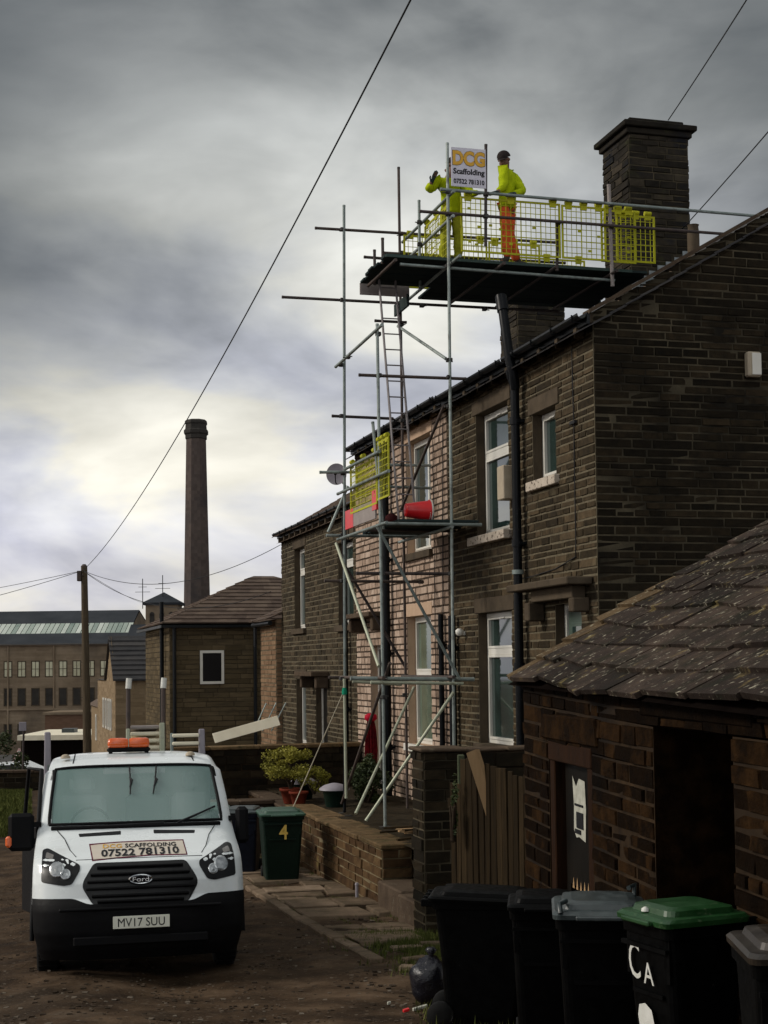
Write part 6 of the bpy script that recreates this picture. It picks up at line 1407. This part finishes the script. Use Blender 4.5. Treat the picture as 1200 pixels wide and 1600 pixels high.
# mill chimney, octagonal
MC = thing('mill_chimney', 'tall tapering octagonal stone mill chimney with corbelled top', 'chimney', WF, (-25.4, 200, -12))
mb = MB(); rnd2 = random.Random(12); zz0, zz1 = -12, 31.0; n = 8; rows = 96; ph = math.pi / 8 + .05
def crad(z): return 2.28 - (z + 12) / 43 * .86
for i in range(rows):
    za = zz0 + (zz1 - zz0) * i / rows; zb_ = zz0 + (zz1 - zz0) * (i + 1) / rows
    for k in range(n):
        a0 = ph + 2 * math.pi * k / n; a1 = ph + 2 * math.pi * (k + 1) / n; P0 = Vector((math.cos(a0), math.sin(a0), 0)); P1 = Vector((math.cos(a1), math.sin(a1), 0)); m = 3
        for j in range(m):
            u0, u1 = j / m, (j + 1) / m; C = Vector((-25.45, 200, 0))
            mb.face([C + P0.lerp(P1, u0) * crad(za) + Vector((0, 0, za)), C + P0.lerp(P1, u1) * crad(za) + Vector((0, 0, za)), C + P0.lerp(P1, u1) * crad(zb_) + Vector((0, 0, zb_)), C + P0.lerp(P1, u0) * crad(zb_) + Vector((0, 0, zb_))])
mb.build('shaft', m_chimney, MC)
mb = MB(); pr = [(1.42, 31.0), (1.55, 31.1), (1.55, 31.6), (1.75, 31.8), (1.75, 32.2), (1.55, 32.4), (1.5, 33.0), (1.62, 33.2), (1.58, 33.5), (1.3, 33.7)]
V = [(-25.45 + r_ * math.cos(ph + 2 * math.pi * k / 8), 200 + r_ * math.sin(ph + 2 * math.pi * k / 8), z) for r_, z in pr for k in range(8)]
mb.mesh(V, [(i * 8 + k, i * 8 + (k + 1) % 8, (i + 1) * 8 + (k + 1) % 8, (i + 1) * 8 + k) for i in range(len(pr) - 1) for k in range(8)] + [tuple(range(len(V) - 8, len(V)))]); mb.build('corbelled_top', m_milldark, MC)
# small buildings and bits in the valley
FB = thing('flat_roofed_shed', 'long low dark shed with pale flat roof behind the telegraph pole', 'shed', WF, (-19, 92, -6.5))
mb = MB(); mb.box((-22.2, 90, -6.6), (-13.8, 98, -4.35)); mb.build('wall', m_void, FB); mb = MB(); mb.box((-22.4, 89.8, -4.35), (-13.6, 98.2, -4.05)); mb.build('roof', m_cream, FB)
mb = MB(); mb.box((-20.4, 93, -4.05), (-19.6, 94, -3.8)); mb.build('roof_vent', m_grey, FB)
RB = thing('red_brick_annex', 'low reddish brick mill annex with two white windows', 'building', WF, (-32, 150, -9))
mb = MB(); mb.box((-34.6, 150, -10), (-30.2, 158, -4.7)); mb.build('wall', m_brickfar, RB); mb = MB(); mb.box((-34.8, 149.8, -4.7), (-30.0, 158.2, -4.45)); mb.build('parapet', m_millstone, RB)
for x in (-33.4, -31.9): simple_window(RB, WF, (x, 150, -7.4), (1, 0, 0), (0, -1, 0), .8, 1.2, fw=.2)
lw = thing('far_lane_wall', 'low dark wall beside the grass verge at the far left of the lane', 'wall', WF, (-13, 47, -4))
mb = MB(); stone_wall(mb, (-19, 47, 0), (1, 0, 0), (0, -1, 0), 8.2, -4.2, -3.30, h=.15, lmin=.3, lmax=.7, seed=90); mb.box((-19, 47.02, -4.2), (-10.8, 47.3, -3.3), mi=0); mb.build('wall', [m_gable, m_gable_mortar], lw)
mb = MB(); x = -19
while x < -10.9: l = min(rnd.uniform(.6, 1.1), -10.8 - x); mb.box((x + .005, 46.94, -3.297), (x + l - .005, 47.36, -3.22), bev=.01); x += l
mb.build('coping', m_copedark, lw)
cn = thing('roadworks_sign', 'pink and white triangular roadworks sign standing by the far road', 'sign', WF, (-22.3, 90, gz(-22.3, 90)))
mb = MB(); z = gz(-22.3, 90); mb.hexa([(-22.8, 90, z + .3), (-21.9, 90, z + .3), (-22.8, 90.02, z + .3), (-21.9, 90.02, z + .3), (-22.42, 90.15, z + 1.15), (-22.32, 90.15, z + 1.15), (-22.42, 90.17, z + 1.15), (-22.32, 90.17, z + 1.15)]); mb.build('panel', M('faded_red_white', [(.40, .16, .15), (.55, .45, .42)], 3), cn)
mb = MB(); mb.tube((-22.7, 90, z), (-22.4, 90.1, z + 1.0), .03, 6); mb.tube((-22.0, 90, z), (-22.35, 90.1, z + 1.0), .03, 6); mb.build('stand', m_whitepaint, cn)
wc = thing('parked_car', 'white parked car partly visible at the far left edge beyond the dark wall', 'car', WF, (-15.2, 60, gz(-15, 60)))
z = gz(-15.2, 60); mb = MB(); cs = [(-2.1, .35, .72), (-2.0, .32, .95), (-1.2, .32, 1.02), (-.6, .32, 1.40), (.6, .32, 1.45), (1.5, .32, 1.05), (2.0, .34, .9), (2.1, .38, .6)]
V = []
for (xx, lo, hi) in cs:
    for (yy, zz_) in ((-.85, lo), (-.85, min(hi, .95)), (-.62, hi), (.62, hi), (.85, min(hi, .95)), (.85, lo)): V.append((-15.2 + xx, 60 + yy, z + zz_))
mb.mesh(V, [(i * 6 + k, i * 6 + (k + 1) % 6, (i + 1) * 6 + (k + 1) % 6, (i + 1) * 6 + k) for i in range(7) for k in range(6)] + [tuple(range(6))[::-1], tuple(range(42, 48))]); mb.build('body', m_paint, wc)
for xx in (-1.3, 1.3):
    for yy in (-.8, .8): mb = MB(); mb.lathe((-15.2 + xx, 60 + yy, z + .32), [(.1, -.1), (.31, -.1), (.31, .1), (.1, .1)], 16, axis='y'); mb.build('wheel', m_rubber, wc)
mb = MB(); mb.hexa([(-16.2, 59.14, z + .98), (-13.9, 59.14, z + .98), (-16.2, 59.16, z + .98), (-13.9, 59.16, z + .98), (-15.8, 59.34, z + 1.36), (-14.6, 59.34, z + 1.36), (-15.8, 59.36, z + 1.36), (-14.6, 59.36, z + 1.36)]); mb.build('side_window', m_grille, wc)
lp = thing('road_sign_post', 'thin dark post with small pale plate standing left of the truck', 'post', WF, (-12.3, 50, gz(-12.3, 50)))
z = gz(-12.3, 50); mb = MB(); mb.tube((-12.3, 50, z), (-12.25, 50, -2.0), .035, 6); mb.build('pole', m_steeldark, lp); mb = MB(); mb.box((-12.4, 49.94, -2.1), (-12.15, 49.96, -1.8), bev=.01); mb.build('plate', m_dish, lp)
bush('roadside_bush', 'dark green bush growing at the far left edge of the road', WF, -13.5, 53, gz(-13.5, 53), .8, .8, 1.1, 1500, .07, 31, m_leafdark, .2)
# far hillside and houses on the right behind the roof
mb = MB(); n = 60; V = []
for i in range(n + 1):
    x = -260 + 700 * i / n; h = -16 + 6 * noise.noise(Vector((x * .01, 0, 3))) ; V += [(x, 420, -16), (x, 520, h + 8), (x, 640, h + 13)]
mb.mesh(V, [(i * 3 + k, i * 3 + k + 1, i * 3 + k + 4, i * 3 + k + 3) for i in range(n) for k in range(2)], 0, .5, True); mb.build('hills', M('far_hill', [(.05, .06, .05), (.08, .09, .08)], .02), kind='structure')
# telegraph pole and cables
tp = thing('telegraph_pole', 'brown timber telegraph pole with cables radiating from its top', 'telegraph pole', WF, (-10.1, 50, -4))
mb = MB(); mb.tube((-10.08, 50, -4.1), (-10.2, 50, 3.45), .15, 12, r2=.11); mb.build('pole', m_polebrown, tp)
mb = MB(); mb.box((-10.42, 49.86, 2.95), (-10.28, 50.1, 3.3), bev=.01); mb.lathe((-10.2, 50, 3.45), [(.12, 0), (.05, .08)], 10); mb.tube((-10.2, 49.86, 3.1), (-10.2, 49.7, 3.15), .02, 5); mb.build('crossarm_box', m_steeldark, tp)
mb = MB()
for z in (-1.0, -.4, .2): mb.tube((-10.3, 50, z), (-10.0, 50, z), .015, 5)
mb.build('step_bolts', m_steeldark, tp)
def ray(px, py, d):
    xr, yr = px - 600, 917.5 - py; c, s_ = math.cos(_r), math.sin(_r); x = xr * c + yr * s_; y = -xr * s_ + yr * c
    v = _f * 2300 + Vector((1, 0, 0)) * x + _u * y; return v / v.y * d
def cable(label, A, B, sag, r=.009, n=40):
    A, B = Vector(A), Vector(B); mb = MB(); mb.path([A.lerp(B, k / n) - Vector((0, 0, 4 * sag * (k / n) * (1 - k / n))) for k in range(n + 1)], r, 6)
    mb.build('overhead_cable', m_wire, None, WF, A, label=label, cat='cable', group='overhead cables')
top = (-10.2, 49.8, 3.3)
cable('long sagging overhead cable from the telegraph pole up over the lane', top, (.55, 12.0, 6.05), .62, .009)
cable('overhead cable from the pole to the left edge, upper one', top, (-40, 75, 3.0), .8); cable('overhead cable from the pole to the left edge, lower one', top, (-22, 38, .1), .5)
cable('thin cable from the pole towards the mill tower', top, (-26, 175, 7.5), .6); cable('thin cable from the pole to the far end of the terrace, upper one', top, TF.m @ Vector((0, 19.2, 3.0)), .7); cable('thin cable from the pole to the far end of the terrace, lower one', top, TF.m @ Vector((0, 20.5, 1.9)), .8)
cable('overhead cable running up from the top of the big chimney', TF.m @ Vector((4.27, 6.25, 9.40)), ray(1235, -110, 15), .03, .009); cable('overhead cable running up from beside the chimney base at the right edge', TF.m @ Vector((4.68, 6.9, 7.55)), ray(1290, 100, 17), .03, .009)
# ================================================================== ground cover
def scatter_blades(mb, n, f, seed, hmin, hmax, wd=.006):
    r = random.Random(seed)
    for _ in range(n):
        x, y = f(r)
        if x is None: continue
        z = gz(x, y) - .005; h = r.uniform(hmin, hmax); a = r.uniform(0, 6.28); l = r.uniform(0, .6) * h; w_ = wd * r.uniform(.6, 1.4)
        dx_, dy_ = math.cos(a), math.sin(a); t = r.random()
        mb.face([(x - dy_ * w_, y + dx_ * w_, z), (x + dy_ * w_, y - dx_ * w_, z), (x + dx_ * l, y + dy_ * l, z + h)], 0, t)
mb = MB()
def patch(r):
    s, t = r.gauss(-2.75, .28), r.uniform(-3.6, -.3)
    if s > -2.0: s = -2.2
    if noise.noise(Vector((s * 2.2, t * 2.2, 9))) < -.08: return None, None
    return T2W(s, t)
scatter_blades(mb, 16000, patch, 2, .02, .10, .006)
def patch2(r):
    t = r.uniform(-3.2, 9); s = r.choice([-3.42, -2.32, -3.0, -2.6]) + r.gauss(0, .035)
    if noise.noise(Vector((s * 2, t * 1.5, 3))) < .0: return None, None
    return T2W(s, t)
scatter_blades(mb, 5000, patch2, 3, .02, .06, .004)
def patch3(r): return r.uniform(.2, 1.3), r.uniform(5.0, 12.8)
scatter_blades(mb, 2500, patch3, 4, .02, .10, .005)
mb.build('moss_and_grass', m_grass, None, WF, (0, 15, -3), kind='stuff', label='patchy moss and grass between the flagstones and bins', cat='grass')
mb = MB()
def verge(r):
    y = r.uniform(30, 46); return -.240 * y - abs(r.gauss(0, 1.3)), y
scatter_blades(mb, 26000, verge, 5, .04, .16, .016)
mb.build('grass_verge', m_grass, None, WF, (-9, 35, -3.4), kind='stuff', label='rough green verge along the left of the lane beyond the truck', cat='grass')
mb = MB(); r = random.Random(6)
def stone(x, y, s):
    z = gz(x, y); P = []
    for k in (-1, 1):
        for j in (-1, 1):
            for i in (-1, 1): P.append((x + i * s * r.uniform(.5, 1.0), y + j * s * r.uniform(.5, 1.0), z + (s * .35 if k > 0 else -s * .3) * r.uniform(.6, 1.2)))
    mb.hexa(P, 0, 0, r.random() ** 2.2)
for _ in range(16000):
    y = 6 + 22 * r.random() ** 1.3; x = r.uniform(-6.5, 1.6) if y > 8 else r.uniform(-3, 1.2)
    if noise.noise(Vector((x * .9, y * .9, 4))) < -.15: continue
    stone(x, y, r.choice([.006, .008, .010, .014]) * r.uniform(.7, 1.5))
for _ in range(420): s, t = r.gauss(-2.7, .6), r.uniform(-4.5, 4.5); x, y = T2W(s, t); stone(x, y, r.uniform(.012, .04))
for _ in range(900): y = r.uniform(7, 16); x = r.uniform(-4.5, .9); stone(x, y, r.uniform(.012, .028))
mb.build('gravel', m_pebble, None, WF, (-2, 14, -3), kind='stuff', label='loose gravel and small stones strewn over the muddy lane', cat='gravel')
for i, (s, t, w_, d_, a) in enumerate(((-3.0, -1.7, .34, .14, .2), (-3.15, -2.5, .26, .12, .5), (-3.3, -2.9, .24, .13, -.2), (-2.55, -1.5, .5, .13, .1))):
    x, y = T2W(s, t); mb = MB(); z = gz(x, y); mb.obox((x, y, z + .012), (math.cos(a), math.sin(a), 0), (-math.sin(a), math.cos(a), -.05), (0, .05, 1), w_ / 2, d_ / 2, .03, bev=.012)
    mb.build('loose_flagstone', m_flag, None, WF, (x, y, z), label=['pale loose flagstone lying in the grass nearest the kerb end', 'small reddish flagstone set in the mud', 'small flagstone lowest on the muddy lane edge', 'long mossy flagstone near the foot of the dark pier'][i], cat='flagstone')
lt = thing('litter', 'red and pale scraps of litter by the black refuse bag', 'litter', WF, (.12, 11.5, gz(.12, 11.5)))
for (x, y, w_, d_, m_) in ((.13, 11.45, .05, .03, m_red), (.24, 11.6, .12, .03, m_paper), (.42, 11.2, .06, .03, m_paper), (.0, 11.9, .03, .02, m_paper), (.62, 10.9, .03, .03, m_whitepaint)):
    mb = MB(); mb.obox((x, y, gz(x, y) + .02), (1, .3, .2), (-.3, 1, 0), (0, 0, 1), w_ / 2, d_ / 2, .012, bev=.004); mb.build('scrap', m_, lt)
for (s, t, rr) in ((-2.45, 2.6, .03), (-2.6, 2.1, .02)):
    pass
gf = MB(); x, y = T2W(-2.38, 2.75); z = gz(x, y); gf.tube((x, y, z), (x, y, z + .22), .022, 10); gf.lathe((x, y, z + .22), [(.03, 0), (.02, .03)], 10); gf.build('drain_stub', m_dish, None, WF, (x, y, z), label='short pale pipe stub against the foot of the low garden wall', cat='pipe')
